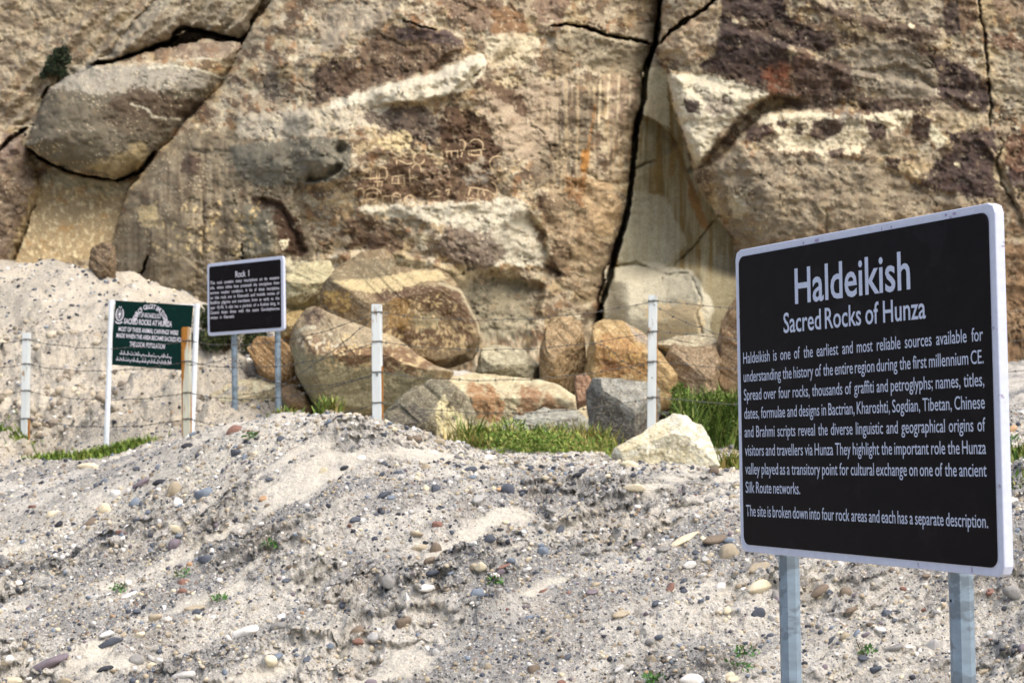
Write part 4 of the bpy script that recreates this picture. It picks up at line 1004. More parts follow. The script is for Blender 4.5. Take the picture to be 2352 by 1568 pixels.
def plate(name, outline, z0, z1, mat, parent, bevel=0.0):
    bm = bmesh.new()
    vs_ = [bm.verts.new((x, y, z1)) for x, y in outline]
    f = bm.faces.new(vs_)
    r = bmesh.ops.extrude_face_region(bm, geom=[f])
    for g in r['geom']:
        if isinstance(g, bmesh.types.BMVert): g.co.z = z0
    if bevel:
        ed = [e for e in bm.edges if all(abs(v.co.z - z1) < 1e-6 for v in e.verts)]
        bmesh.ops.bevel(bm, geom=ed, offset=bevel, segments=3, affect='EDGES', profile=0.6)
    return bm_obj(name, bm, mat, parent)

def tube(bm, p0, p1, r, n=14, r1=None, cap=True):
    p0, p1 = Vector(p0), Vector(p1); d = (p1 - p0).normalized()
    x = d.orthogonal().normalized(); y = d.cross(x)
    A = [[bm.verts.new(p + (x * math.cos(6.28318 * i / n) + y * math.sin(6.28318 * i / n)) * rr) for i in range(n)] for p, rr in ((p0, r), (p1, r if r1 is None else r1))]
    for i in range(n): bm.faces.new((A[0][i], A[0][(i + 1) % n], A[1][(i + 1) % n], A[1][i]))
    if cap: bm.faces.new(A[0][::-1]); bm.faces.new(A[1])

def sign_frame(name, corners, label, cat):
    """corners TL, TR, BR, BL as (u, v, depth): the Empty sits at the lower left corner with x along the board, y up, z out"""
    TL, TR, BR, BL = [Vector(at(*c)) for c in corners]
    ex = ((TR - TL) + (BR - BL)) / 2; ey = ((TL - BL) + (TR - BR)) / 2
    w, h = ex.length, ey.length
    c = (TL + TR + BR + BL) / 4
    ex.normalize(); ey = (ey - ex * ey.dot(ex)).normalized(); ez = ex.cross(ey)
    o = empty(name, (0, 0, 0), label, cat)
    M = Matrix((ex, ey, ez)).transposed().to_4x4(); M.translation = c - ex * w / 2 - ey * h / 2
    o.matrix_world = M
    return o, w, h, M

CONDENSE = 0.72
# --- large sign
sg, W1, H1, MW = sign_frame('information_sign', [(1684, 577, 5.2), (2289, 462, 4.147), (2303, 1328, 4.147), (1705, 1264, 5.2)],
                       'large black information sign with white border and white lettering on two grey posts', 'sign')
rb = 0.022
plate('board', rounded_outline(W1, H1, 0.026, 2), -0.028, 0.0, M_white, sg, 0.004)
# folded rim and back lip of the tray
b0 = rounded_outline(W1 - 2 * rb, H1 - 2 * rb, 0.026, 6)
plate('black_panel', [(x + rb, y + rb) for x, y in b0], 0.0008, 0.0022, M_black, sg)
ZT = 0.0030
put_text(sg, 'lettering', 'Haldeikish', 0.272 * W1, 0.72 * W1, 0.797 * H1, 0.108 * H1, M_letter, ZT, 0.013, False)
put_text(sg, 'lettering', 'Sacred Rocks of Hunza', 0.220 * W1, 0.771 * W1, 0.708 * H1, 0.062 * H1, M_letter, ZT, 0.010, False)
body = ['Haldeikish is one of the earliest and most reliable sources available for', 'understanding the history of the entire region during the first millennium CE.',
        'Spread over four rocks, thousands of graffiti and petroglyphs; names, titles,', 'dates, formulae and designs in Bactrian, Kharoshti, Sogdian, Tibetan, Chinese',
        'and Brahmi scripts reveal the diverse linguistic and geographical origins of', 'visitors and travellers via Hunza  They highlight the important role the Hunza',
        'valley played as a transitory point for cultural exchange on one of the ancient', 'Silk Route networks.', 'The site is broken down into four rock areas and each has a separate description.']
for i, t in enumerate(body):
    y = (0.620 - 0.0608 * i) * H1 if i < 8 else 0.118 * H1
    x1 = 0.956 * W1 if i != 7 else 0.034 * W1 + 0.243 * W1
    put_text(sg, 'lettering', t, 0.034 * W1, x1, y, 0.0365 * H1, M_letter, ZT, 0.003, slope=0.012 * H1 / W1)
bpy.context.view_layer.update()
MWi = MW.inverted()
def sign_post(root, MWm, sx_, r, ztop_local, foot_z, mat, hexa=8, behind=0.055, name='post'):
    top = MWm @ Vector((sx_, ztop_local, -behind)); down = MWm.to_3x3() @ Vector((0, -1, 0))
    d = Vector((down.x, down.y, down.z)).normalized()
    k = (top.z - foot_z) / -d.z
    bot = top + d * k
    inv = MWm.inverted()
    bm = bmesh.new()
    tube(bm, inv @ top, inv @ bot, r, hexa)
    o = bm_obj(name, bm, mat, root)
    return o, bot
for s in (0.146, 0.803):
    po, bot = sign_post(sg, MW, s * W1, 0.031, H1 * 0.93, -0.25, M_galv, 8, 0.058)
    bm = bmesh.new(); tube(bm, (s * W1 - 0.004, -0.075, -0.0295), (s * W1 - 0.004, -0.075, -0.0275), 0.004, 10)
    bm_obj('bolt_hole', bm, M_black, po)
    for k in (0.2, 0.8):
        bm = bmesh.new()
        bmesh.ops.create_cube(bm, size=1, matrix=Matrix.Translation((s * W1, H1 * k, -0.036)) @ Matrix.Diagonal((0.10, 0.03, 0.012, 1)))
        bm_obj('bracket', bm, M_galv, po)
# scuffs and chips of the enamel on the rim
bm = bmesh.new()
def chip(bm, x, y, rx, ry, n=9):
    vs_ = [bm.verts.new((x + rx * math.cos(6.283 * i / n) * rng.uniform(0.6, 1.2), y + ry * math.sin(6.283 * i / n) * rng.uniform(0.6, 1.2), 0.0009)) for i in range(n)]
    bm.faces.new(vs_)
for (x, y, rx, ry) in ((0.365, 0.984, 0.011, 0.007), (0.31, 0.983, 0.004, 0.006), (0.86, 0.975, 0.006, 0.009), (0.845, 0.988, 0.005, 0.004), (0.872, 0.988, 0.008, 0.004), (0.62, 0.982, 0.002, 0.006), (0.655, 0.983, 0.004, 0.004), (0.90, 0.012, 0.003, 0.010)):
    chip(bm, x * W1, y * H1, rx, ry)
M_chip = paint_mat('scuffed_enamel', (168, 158, 190), (140, 130, 160), 0.4, 60, 0.7, 0.3)
tag(bm_obj('enamel_scuff', bm, M_chip, sg), kind='stuff')

# --- small black sign
s2, W2, H2, MW2 = sign_frame('information_sign', [(475.6, 606, 17.46), (650, 587, 16.8), (653, 759, 16.8), (477, 771.5, 17.46)],
                        'small black sign titled Rock I with white border on two round grey posts', 'sign')
plate('board', rounded_outline(W2, H2, 0.035, 4), -0.028, 0.0, M_white, s2, 0.004)
plate('black_panel', [(x + 0.034, y + 0.034) for x, y in rounded_outline(W2 - 0.068, H2 - 0.068, 0.02, 5)], 0.001, 0.004, M_black, s2)
CONDENSE = 0.8
put_text(s2, 'lettering', 'Rock I', 0.385 * W2, 0.565 * W2, 0.772 * H2, 0.082 * H2, M_letter_far, 0.006, 0.012)
b2 = ['This rock contains many inscriptions on its western', 'side, where niches have protected the inscriptions from', 'extreme weather  conditions. A lot of these inscriptions',
      'on this rock are in Kharosthi and include names of', 'Buddhist pilgrims and merchants from as early as the', 'year 42-43. It also has a portrait of a Kushan king, in',
      'Central Asian dress with the name Gondophernes', 'written in Kharosthi.']
for i, t in enumerate(b2):
    put_text(s2, 'lettering', t, 0.045 * W2, 0.95 * W2 if i < 7 else 0.365 * W2, (0.708 - 0.0685 * i) * H2, 0.042 * H2, M_letter_far, 0.006, 0.012, slope=-0.012)
for s in (0.30, 0.865):
    po, bot = sign_post(s2, MW2, s * W2, 0.030, H2 * 0.9, 1.35, M_galv, 16, 0.058)

# --- green sign
s3, W3, H3, MW3 = sign_frame('green_sign', [(262.4, 690.7, 16.25), (440.4, 700, 16.0), (433.5, 852, 16.0), (255.3, 836, 16.25)],
                        'dark green heritage sign with white lettering and emblem on white pipe posts', 'sign')
plate('green_panel', rounded_outline(W3, H3, 0.004, 2), -0.004, 0.0, M_green, s3)
ZT3 = 0.003
CONDENSE = 0.85
put_text(s3, 'lettering', 'DEPT OF ARCHAEOLOGY', 0.27 * W3, 0.61 * W3, 0.765 * H3, 0.070 * H3, M_letter_far, ZT3, 0.012)
put_text(s3, 'lettering', 'SACRED ROCKS AT HUNZA', 0.135 * W3, 0.755 * W3, 0.650 * H3, 0.080 * H3, M_letter_far, ZT3, 0.02)
put_text(s3, 'lettering', 'MOST OF THESE ANIMAL CARVINGS WERE', 0.075 * W3, 0.845 * W3, 0.530 * H3, 0.066 * H3, M_letter_far, ZT3, 0.016)
put_text(s3, 'lettering', 'MADE WHEN THE AREA BECAME SACRED FOR', 0.055 * W3, 0.915 * W3, 0.428 * H3, 0.066 * H3, M_letter_far, ZT3, 0.016)
put_text(s3, 'lettering', 'THE LOCAL POPULATION', 0.235 * W3, 0.690 * W3, 0.306 * H3, 0.072 * H3, M_letter_far, ZT3, 0.016)
arc_txt = 'GOVT OF GILGIT BALTISTAN'
Vs, Fs = [], []
for i, ch in enumerate(arc_txt):
    if ch == ' ': continue
    me, V = text_mesh(ch, 1.0, 0.012)
    a = R(166 - (166 - 12) * i / (len(arc_txt) - 1))
    sz = 0.068 * H3 / _cap
    loc = V.copy(); loc[:, 0] -= (V[:, 0].max() + V[:, 0].min()) / 2; loc *= sz; loc[:, 0] *= 0.85
    rot = a - math.pi / 2; cs, sn = math.cos(rot), math.sin(rot)
    cx0, cy0 = 0.47 * W3 + 0.150 * math.cos(a), 0.665 * H3 + 0.148 * math.sin(a)
    off = len(Vs)
    Vs += [(cx0 + x * cs - y * sn, cy0 + x * sn + y * cs, ZT3) for x, y, _ in loc]
    Fs += [tuple(off + j for j in p.vertices) for p in me.polygons]
    bpy.data.meshes.remove(me)
me = bpy.data.meshes.new('lettering'); me.from_pydata(Vs, [], Fs); me.materials.append(M_letter_far)
o = bpy.data.objects.new('lettering', me); C.objects.link(o); o.parent = s3
# script lines below, written right to left in strokes
def ribbon(bm, pts, w, z):
    P = [Vector((x, y, z)) for x, y in pts]
    prev = None
    for i in range(len(P)):
        d = (P[min(i + 1, len(P) - 1)] - P[max(i - 1, 0)]).normalized(); n = Vector((-d.y, d.x, 0))
        a, b = bm.verts.new(P[i] + n * w / 2), bm.verts.new(P[i] - n * w / 2)
        if prev: bm.faces.new((prev[0], prev[1], b, a))
        prev = (a, b)
for (xa, xb, y0) in ((0.12, 0.79, 0.175), (0.095, 0.79, 0.078)):
    bm = bmesh.new()
    x = xb * W3
    while x > xa * W3:
        L_ = rng.uniform(0.018, 0.045); yb = y0 * H3
        k = rng.integers(0, 4)
        pts = [(x, yb + rng.uniform(0.006, 0.02)), (x - L_ * 0.2, yb), (x - L_ * 0.5, yb - 0.003), (x - L_ * 0.75, yb + rng.uniform(0, 0.008)), (x - L_, yb + (0.022 if k == 0 else 0.006))]
        ribbon(bm, pts, 0.0055, ZT3)
        if k < 2: ribbon(bm, [(x - L_ * 0.3, yb + 0.036), (x - L_ * 0.32, yb + 0.004)], 0.005, ZT3 + 0.0002)
        if k == 2: ribbon(bm, [(x - L_ * 0.3, yb - 0.012), (x - L_ * 0.6, yb - 0.013)], 0.005, ZT3 + 0.0002)
        if k == 3: ribbon(bm, [(x - L_ * 0.3, yb + 0.024), (x - L_ * 0.55, yb + 0.028)], 0.005, ZT3 + 0.0002)
        x -= L_ * 1.06
    bm_obj('script_lettering', bm, M_letter_far, s3)
bm = bmesh.new()                                            # emblem: wreath, shield, crest, scroll
ex0, ey0 = 0.072 * W3, 0.79 * H3
ribbon(bm, [(ex0 + 0.040 * math.cos(R(a)), ey0 + 0.062 * math.sin(R(a))) for a in range(-235, 56, 12)], 0.010, ZT3)
ribbon(bm, [(ex0 + 0.026 * math.cos(R(a)), ey0 - 0.004 + 0.042 * math.sin(R(a))) for a in range(0, 361, 20)], 0.004, ZT3)
ribbon(bm, [(ex0, ey0 + 0.024), (ex0, ey0 - 0.034)], 0.012, ZT3 + 0.0003)
ribbon(bm, [(ex0 - 0.014, ey0), (ex0 + 0.014, ey0)], 0.020, ZT3 + 0.0005)
ribbon(bm, [(ex0 + 0.012 * math.cos(R(a)), ey0 + 0.070 + 0.012 * math.sin(R(a))) for a in range(150, 391, 20)], 0.006, ZT3 + 0.0003)
ribbon(bm, [(ex0 - 0.040, ey0 - 0.070), (ex0 - 0.02, ey0 - 0.086), (ex0 + 0.012, ey0 - 0.086), (ex0 + 0.036, ey0 - 0.070)], 0.012, ZT3 + 0.0006)
bm_obj('emblem', bm, M_letter_far, s3)
bpy.context.view_layer.update()
def world_tube(name, p0, p1, r, mat, root, MWm, n=12):
    inv = MWm.inverted(); bm = bmesh.new(); tube(bm, inv @ Vector(p0), inv @ Vector(p1), r, n)
    return bm_obj(name, bm, mat, root)
pl_t, pl_b = Vector(at(256.5, 689, 16.28)), Vector(at(243, 1053, 16.2)); pl_b += (pl_b - pl_t).normalized() * 0.2
pr_t, pr_b = Vector(at(453, 697, 16.0)), Vector(at(440, 1010, 16.0)); pr_b += (pr_b - pr_t).normalized() * 0.35
world_tube('post', pl_t, pl_b, 0.026, M_pipe, s3, MW3); world_tube('post', pr_t, pr_b, 0.026, M_pipe, s3, MW3)
bt, bb = Vector(at(262, 697, 16.30)), Vector(at(452, 703, 16.04)); world_tube('crossbar', bt, bb, 0.014, M_pipe, s3, MW3)

# ------------------------------------------------------------------ fence: posts and barbed wire
posts = [  # top u,v ; foot u,v ; depth ; half width ; material ; label
    ((61.5, 764), (57.5, 1046), 17.4, 0.036, M_post, 'white fence post with rusty foot at the far left edge'),
    ((429, 751), (431, 1014), 15.4, 0.034, M_post_rust, 'rust-streaked pale fence post in front of the green sign'),
    ((866, 699), (868, 968), 13.05, 0.037, M_post, 'white fence post on the mound crest in front of the rounded carved boulder'),
    ((1500.5, 678), (1497, 1000), 13.6, 0.036, M_post, 'white fence post behind the cream-white boulder'),
]
post_top = []
for (t_, f_, Yd, hw, mat, lab) in posts:
    top = Vector(at(t_[0], t_[1], Yd)); foot = Vector(at(f_[0], f_[1], Yd)); ax = (top - foot).normalized(); foot = foot - ax * 0.35
    root = empty('fence_post', foot, lab, 'post', 'fence posts')
    # angle section: two flanges with rusty edges
    ln = (top - foot).length
    tilt = Vector((0, 0, 1)).rotation_difference(ax).to_matrix().to_4x4() @ Matrix.Rotation(R(-8), 4, 'Z')
    def part(name, boxes, m, bev=0.0):
        bm = bmesh.new()
        for (x0, x1, y0, y1, za, zb) in boxes:
            bmesh.ops.create_cube(bm, size=1, matrix=tilt @ Matrix.Translation(((x0 + x1) / 2, (y0 + y1) / 2, (za + zb) / 2)) @ Matrix.Diagonal((x1 - x0, y1 - y0, zb - za, 1)))
        if bev: bmesh.ops.bevel(bm, geom=bm.edges[:], offset=bev, segments=2, affect='EDGES')
        return bm_obj(name, bm, m, root)
    part('shaft', [(-hw, hw * 0.90, -hw, hw, 0, ln)], mat, 0.004)
    part('rusty_edge', [(-hw - 0.010, -hw - 0.001, -hw * 0.8, hw * 0.8, 0, ln - 0.015)] if mat is M_post_rust else [(hw * 0.90 + 0.001, hw, -hw * 0.5, hw * 0.9, 0, ln * (0.62 if Yd < 13.3 else 0.8 if Yd < 14 else 0.45))], M_rust)
    post_top.append((top, foot, ax, hw, root))

def att(k, v):
    """attachment point on post k at picture height v"""
    top, foot, ax, hw, root = post_top[k]
    Yd = top.y
    t_, f_ = posts[k][0], posts[k][1]
    u = t_[0] + (f_[0] - t_[0]) * (v - t_[1]) / (f_[1] - t_[1])
    p = Vector(at(u, v, Yd)); p.y -= hw + 0.006
    return p
def wire(name, pts, sags, label, r=0.0027):
    P = []
    for a, b, s in zip(pts[:-1], pts[1:], sags):
        n = max(8, int((b - a).length / 0.07))
        for i in range(n):
            t = i / n; q = a.lerp(b, t); q.z -= s * 4 * t * (1 - t) - 0.004 * math.sin(t * 31); P.append(q)
    P.append(pts[-1])
    root = empty(name, P[0], label, 'wire', 'barbed wire strands')
    o0 = P[0]
    bm = bmesh.new(); bb = bmesh.new()
    rings = []
    for i, q in enumerate(P):
        d = (P[min(i + 1, len(P) - 1)] - P[max(i - 1, 0)]).normalized(); x = d.orthogonal().normalized(); y = d.cross(x)
        rings.append([bm.verts.new(q - o0 + (x * math.cos(k * 1.2566) + y * math.sin(k * 1.2566)) * r) for k in range(5)])
        if i % 2 == 1:
            for k in range(2):
                a = rng.uniform(0, 3.14); v = (x * math.cos(a) + y * math.sin(a)) * 0.016
                tube(bb, q - o0 - v + d * 0.004 * (k * 2 - 1), q - o0 + v + d * 0.004 * (k * 2 - 1), 0.002, 4)
            tube(bb, q - o0 - d * 0.009, q - o0 + d * 0.009, r * 1.8, 6)
    for a, b in zip(rings[:-1], rings[1:]):
        for k in range(5): bm.faces.new((a[k], a[(k + 1) % 5], b[(k + 1) % 5], b[k]))
    bm_obj('strand', bm, M_wire, root)
    tag(bm_obj('barbs', bb, M_wire, root), kind='stuff')
edge_l = lambda v: Vector(at(-420, v, 18.6)); edge_r = lambda v: Vector(at(2500, v, 14.6))
s2b = lambda v: Vector(at(640, v, 15.6))
hts = [((780, 783, 718, 692), 705, 'topmost barbed wire strand sagging between the white fence posts'), ((836, 830, 785, 762), 772, 'second barbed wire strand from the top of the fence'),
       ((897, 902, 855, 831), 842, 'third barbed wire strand from the top of the fence'), ((961, 962, 925, 913), 920, 'lowest barbed wire strand near the ground')]
for (h, hr, lab) in hts:
    A = [edge_l(h[0] + 4)] + [att(k, h[k]) for k in range(4)] + [edge_r(hr)]
    wire('barbed_wire', A, [0.10, 0.08, 0.12, 0.10, 0.08], lab)
# crossing strands that sag loose
wire('barbed_wire', [att(2, 722), Vector(at(700, 850, 14.4)), Vector(at(560, 905, 15.0))], [0.02, 0.05], 'loose barbed wire running down left from the nearest white post')
wire('barbed_wire', [att(3, 700), Vector(at(1620, 756, 13.8)), Vector(at(1760, 800, 14.0))], [0.02, 0.02], 'loose barbed wire sloping down right from the post behind the white boulder')
wire('barbed_wire', [att(1, 838), Vector(at(530, 820, 15.0)), Vector(at(640, 880, 14.6)), att(2, 860)], [0.02, 0.03, 0.05], 'slack barbed wire looping behind the posts of the small black sign')
wire('barbed_wire', [Vector(at(1355, 790, 13.9)), Vector(at(1420, 820, 13.8)), att(3, 868)], [-0.04, 0.02], 'loose barbed wire crossing in front of the arched boulder')
for k in range(4):                                           # wire ties round each post
    top, foot, ax, hw, root = post_top[k]
    for (h, _, _) in hts:
        p = att(k, h[k]); p.y += hw + 0.006
        bm = bmesh.new()
        for j in range(2):
            z = 0.006 * (j - 0.5)
            cs = [(-1, -1), (1, -1), (1, 1), (-1, 1)]
            for q in range(4):
                a, b = cs[q], cs[(q + 1) % 4]; e = hw + 0.003
                tube(bm, p - foot + Vector((a[0] * e, a[1] * e, z)), p - foot + Vector((b[0] * e, b[1] * e, z + 0.003)), 0.0026, 5)
        bm_obj('wire_tie', bm, M_wire, root)

# ------------------------------------------------------------------ plants
def leaf_cloud(name, centers, radii, n, size, cols, parent, flat=0.6, droop=0.2):
    ci = rng.choice(len(centers), n, p=np.array(radii) ** 2 / (np.array(radii) ** 2).sum())
    d = rng.normal(size=(n, 3)); d /= np.linalg.norm(d, axis=1, keepdims=True)
    rad = np.array(radii)[ci] * rng.uniform(0.45, 1.05, n) ** 0.6
    P = np.array(centers)[ci] + d * rad[:, None] * np.array([1, 1, flat])
    t = rng.normal(size=(n, 3)) + d * 0.8 + np.array([0, 0, 0.35]); t /= np.linalg.norm(t, axis=1, keepdims=True)
    s = np.cross(t, rng.normal(size=(n, 3))); s /= np.linalg.norm(s, axis=1, keepdims=True)
    L = size * rng.uniform(0.6, 1.4, n)[:, None]; Wd = L * 0.22
    V = np.stack([P, P + t * L * 0.5 + s * Wd, P + t * L, P + t * L * 0.5 - s * Wd], 1)
    col = np.array([lin(c) for c in cols])[rng.integers(0, len(cols), n)] * rng.uniform(0.75, 1.25, (n, 1))
    return mesh_obj(name, V.reshape(-1, 3), np.arange(n * 4).reshape(n, 4), M_leaf, parent=parent, col=np.repeat(col, 4, 0), smooth=False)

def stems(name, tips, parent, r=0.006):
    bm = bmesh.new()
    for t in tips:
        t = Vector(t); m = t * 0.5 + Vector((rng.uniform(-.05, .05), rng.uniform(-.05, .05), 0.04))
        tube(bm, (t.x * 0.1, t.y * 0.1, -0.06), m, r, 5, r * 0.75); tube(bm, m, t, r * 0.75, 5, r * 0.3)
    return bm_obj(name, bm, M_stem, parent)

def shrub(name, u, v, Yd, w, h, n, size, cols, label, loc=None, feather=False, lean=0.0, clumps=26):
    base = Vector(at(u, v, Yd)) if loc is None else Vector(loc)
    root = empty(name, base, label, 'shrub')
    cen, rad = [], []
    for k in range(clumps):
        a = rng.uniform(0, 6.283); q = rng.uniform(0, 1) ** 0.5; hh = rng.uniform(0.12, 1)
        wd = w * 0.5 * (1 - 0.55 * hh)
        cen.append((q * wd * math.cos(a) + lean * hh, 0.6 * q * wd * math.sin(a), hh * h * 0.9)); rad.append(w * rng.uniform(0.05, 0.17))
    leaf_cloud('foliage', cen, rad, n, size, cols, root, 0.85)
    stems('stem', [c for c in cen], root)
    return root

G_DARK = [(52, 64, 48), (62, 76, 52), (44, 56, 46), (78, 86, 60)]
G_BRIGHT = [(146, 156, 84), (120, 146, 66), (86, 112, 44), (106, 128, 58), (72, 98, 36), (128, 138, 74), (64, 86, 34)]
G_OLIVE = [(92, 102, 52), (74, 84, 42), (110, 112, 66), (60, 72, 40)]
yb = face_depth(125, 180)
shrub('cliff_shrub', 122, 188, yb - 0.22, 0.50, 0.55, 8000, 0.036, G_DARK, 'dark green shrub growing on the cliff at the upper left', lean=0.14)
_p = GPf[pick(520, 800)]
shrub('shrub', 0, 0, 0, 0.85, 0.66, 11000, 0.04, G_OLIVE + G_DARK, 'olive green bush behind the small black sign', loc=_p)
shrub('shrub', 1640, 1020, 14.8, 1.0, 0.46, 13000, 0.030, G_BRIGHT, 'bright green shrub between the white boulder and the large sign', lean=-0.04)
shrub('shrub', 1566, 985, 15.3, 0.24, 0.42, 2600, 0.045, G_BRIGHT + [(140, 140, 84)], 'thin feathery green shrub behind the top of the white boulder', clumps=14)

def grass(name, spots, n, hgt, cols, label, spread, kind='stuff', cat=None, seeds=0):
    """tufts of curved blades rooted on the ground"""
    sp = np.array(spots)
    k = rng.integers(0, len(sp), n)
    x = sp[k, 0] + rng.normal(0, 1, n) * spread * sp[k, 2]; y = sp[k, 1] + rng.normal(0, 1, n) * spread * 0.6
    hv = rng.uniform(0.45, 1.3, len(sp))[k]
    z = np.array([ground_at(a, b) for a, b in zip(x, y)]) - 0.02
    P = np.stack([x, y, z], 1)
    hh = hgt * hv * rng.uniform(0.4, 1.15, n); a = rng.uniform(0, 6.283, n); bend = rng.uniform(0.1, 0.8, n) * hh
    d = np.stack([np.cos(a), np.sin(a), np.zeros(n)], 1); s = np.stack([-np.sin(a), np.cos(a), np.zeros(n)], 1)
    w = (0.006 + 0.006 * rng.random(n))[:, None]
    m = P + d * (bend * 0.3)[:, None] + np.array([0, 0, 1]) * (hh * 0.6)[:, None]
    t = P + d * bend[:, None] + np.array([0, 0, 1]) * hh[:, None]
    V = np.stack([P - s * w, P + s * w, m + s * w * 0.8, m - s * w * 0.8, t + s * w * 0.15, t - s * w * 0.15], 1)
    i = np.arange(n)[:, None] * 6
    Fc = np.concatenate([i + np.array([[0, 1, 2, 3]]), i + np.array([[3, 2, 4, 5]])])
    col = np.array([lin(c) for c in cols])[rng.integers(0, len(cols), n)] * rng.uniform(0.75, 1.25, (n, 1))
    V = V.reshape(-1, 3)
    org = np.array([sp[:, 0].mean(), sp[:, 1].mean(), 0]); org[2] = ground_at(org[0], org[1])
    o = mesh_obj(name, V - org, Fc, M_leaf, col=np.repeat(col, 6, 0), smooth=False, loc=org)
    return tag(o, label, cat, kind=kind)

def spots(uv, Yd):
    out = []
    for (u, v_, s) in uv:
        p = at(u, v_, Yd); out.append((p[0], p[1], s))
    return out
GR = [(140, 152, 74), (124, 146, 66), (88, 118, 46), (110, 134, 62), (70, 100, 38), (132, 140, 78), (160, 150, 92)]
GY_ = [(176, 160, 96), (190, 172, 112), (150, 146, 80), (112, 128, 60)]
grass('grass_patch', spots([(u, 1040, 1) for u in (1088, 1100, 1118, 1140, 1150, 1175, 1200, 1212, 1240, 1250, 1262, 1300, 1318, 1345, 1360, 1385)], 13.4), 3600, 0.24, GR + [(150, 150, 76), (136, 150, 70)] + GY_, 'green grass patch behind the bank crest left of the white boulder', 0.10)
grass('dry_grass', spots([(u, 1040, 1) for u in (1075, 1090, 1110, 1180, 1300, 1340, 1370)], 13.2), 500, 0.15, GY_, 'yellow seeding grass along the front of the grass patch', 0.05)
grass('grass_patch', spots([(u, 1050, 1) for u in range(110, 310, 11)], 16.0), 3800, 0.09, GR[:3], 'low grass strip round the left foot of the green sign', 0.11)
grass('grass_patch', spots([(u, 1030, 1) for u in range(-60, 50, 11)], 17.3), 1800, 0.06, GR[:3], 'grass strip at the left edge beside the leftmost fence post', 0.12)
grass('grass_tuft', spots([(755, 958, 1)], 11.5), 160, 0.17, GR + GY_, 'small upright grass tuft on the mound left of the nearest white post', 0.035, None, 'grass')
grass('grass_tuft', spots([(652, 980, 1), (657, 980, 1)], 12.2), 300, 0.08, GR + GY_, 'low grass tuft at the foot of the small black sign', 0.07, None, 'grass')
grass('grass_tuft', spots([(1676, 1060, 1), (1682, 1060, 1), (1688, 1061, 1)], 11.8), 320, 0.16, GY_ + GR[:2], 'dry yellow-green grass tufts between the white boulder and the large sign', 0.06, None, 'grass')
for ob in [o for o in C.objects if o.get('label', '').startswith('bright green shrub')]:
    L0 = np.array(ob.location)
    g_o = grass('foliage', [(L0[0] + dx_, L0[1] + dy_, 1) for dx_, dy_ in rng.normal(0, 0.16, (26, 2))], 1500, 0.42, G_BRIGHT, None, 0.05, None)
    g_o.parent = ob; g_o.location = g_o.location - ob.location
cen, rad = [], []
for k in range(46):
    uu_ = 1082 + 312 * rng.random(); yy_ = rng.uniform(12.7, 14.0); x_ = (uu_ - 1176) / F * yy_
    r_ = rng.uniform(0.05, 0.12); cen.append((x_, yy_, ground_at(x_, yy_) + rng.uniform(0.3, 1.2) * r_)); rad.append(r_)
_o = leaf_cloud('green_herbs', cen, rad, 6500, 0.034, [(112, 136, 58), (140, 156, 76), (92, 120, 46), (160, 164, 92)], None, 0.9)
tag(_o, 'leafy green herbs among the grass between the white posts', kind='stuff')
for (u, v_, lab) in ((2338, 1040, 'upper green grass tuft on the slope right of the large sign'), (2338, 1108, 'lower green grass tuft on the slope right of the large sign')):
    k = pick(u, v_); q = GPf[k]
    grass('grass_tuft', [(q[0], q[1], 1), (q[0] + 0.03, q[1], 1)], 260, 0.07, GR, lab, 0.06, None, 'grass')
weeds = [(620, 1250, 'tiny green weed on the bank below the small black sign'), (285, 1350, 'tiny weed beside a white pebble at the lower left of the bank'), (415, 1320, 'tiny weed above a red-brown stone on the left bank'),
         (505, 1375, 'tiny weed next to a dark slate pebble on the left bank'), (1134, 1332, 'tiny weed by a white pebble in the middle of the bank'), (1715, 1497, 'green weed low on the bank left of the big sign post'),
         (1698, 1530, 'lower green weed at the bottom left of the big sign post'), (1985, 1497, 'leafy weed between the two big sign posts'), (2335, 1010, 'weed among gravel at the right picture edge'), (1500, 1560, 'weed at the bottom edge left of a white cobble'),
         (575, 1000, 'small weed on the mound in front of the small black sign')]
for (u, v_, lab) in weeds:
    k = pick(u, v_); q = GPf[k]
    root = empty('weed', q, lab, 'weed')
    leaf_cloud('leaves', [(rng.uniform(-.03, .03), rng.uniform(-.02, .02), 0.012) for _ in range(4)], [0.03] * 4, 46, 0.026, [(84, 128, 66), (104, 146, 84), (70, 110, 52)], root, 0.5)
    stems('stem', [(rng.uniform(-.03, .03), rng.uniform(-.02, .02), 0.02) for _ in range(4)], root, 0.0018)

# ------------------------------------------------------------------ stones
SC = {'white': (226, 223, 216), 'cream': (214, 202, 174), 'tan': (168, 156, 134), 'brown': (122, 109, 94), 'red-brown': (132, 100, 88), 'orange': (184, 150, 116),
      'slate': (84, 89, 98), 'dark slate': (58, 60, 66), 'blue-grey': (122, 132, 144), 'grey': (138, 136, 132), 'purple-grey': (122, 112, 118), 'pale grey': (180, 178, 174)}
I1, I2, I3 = ico(1), ico(2), ico(3)

def stone_shape(base, seed, facet=0.5):
    V = base.copy()
    r_ = np.random.default_rng(seed)
    for _ in range(10):
        n = r_.normal(size=3); n /= np.linalg.norm(n); d = r_.uniform(0.5, 0.88)
        q = V @ n
        over_ = q > d
        V[over_] -= np.outer((q[over_] - d) * facet, n)
    V *= (1 + 0.06 * np.sin(V[:, 0:1] * 3 + seed) * np.cos(V[:, 1:2] * 4 + seed * 2))
    return V

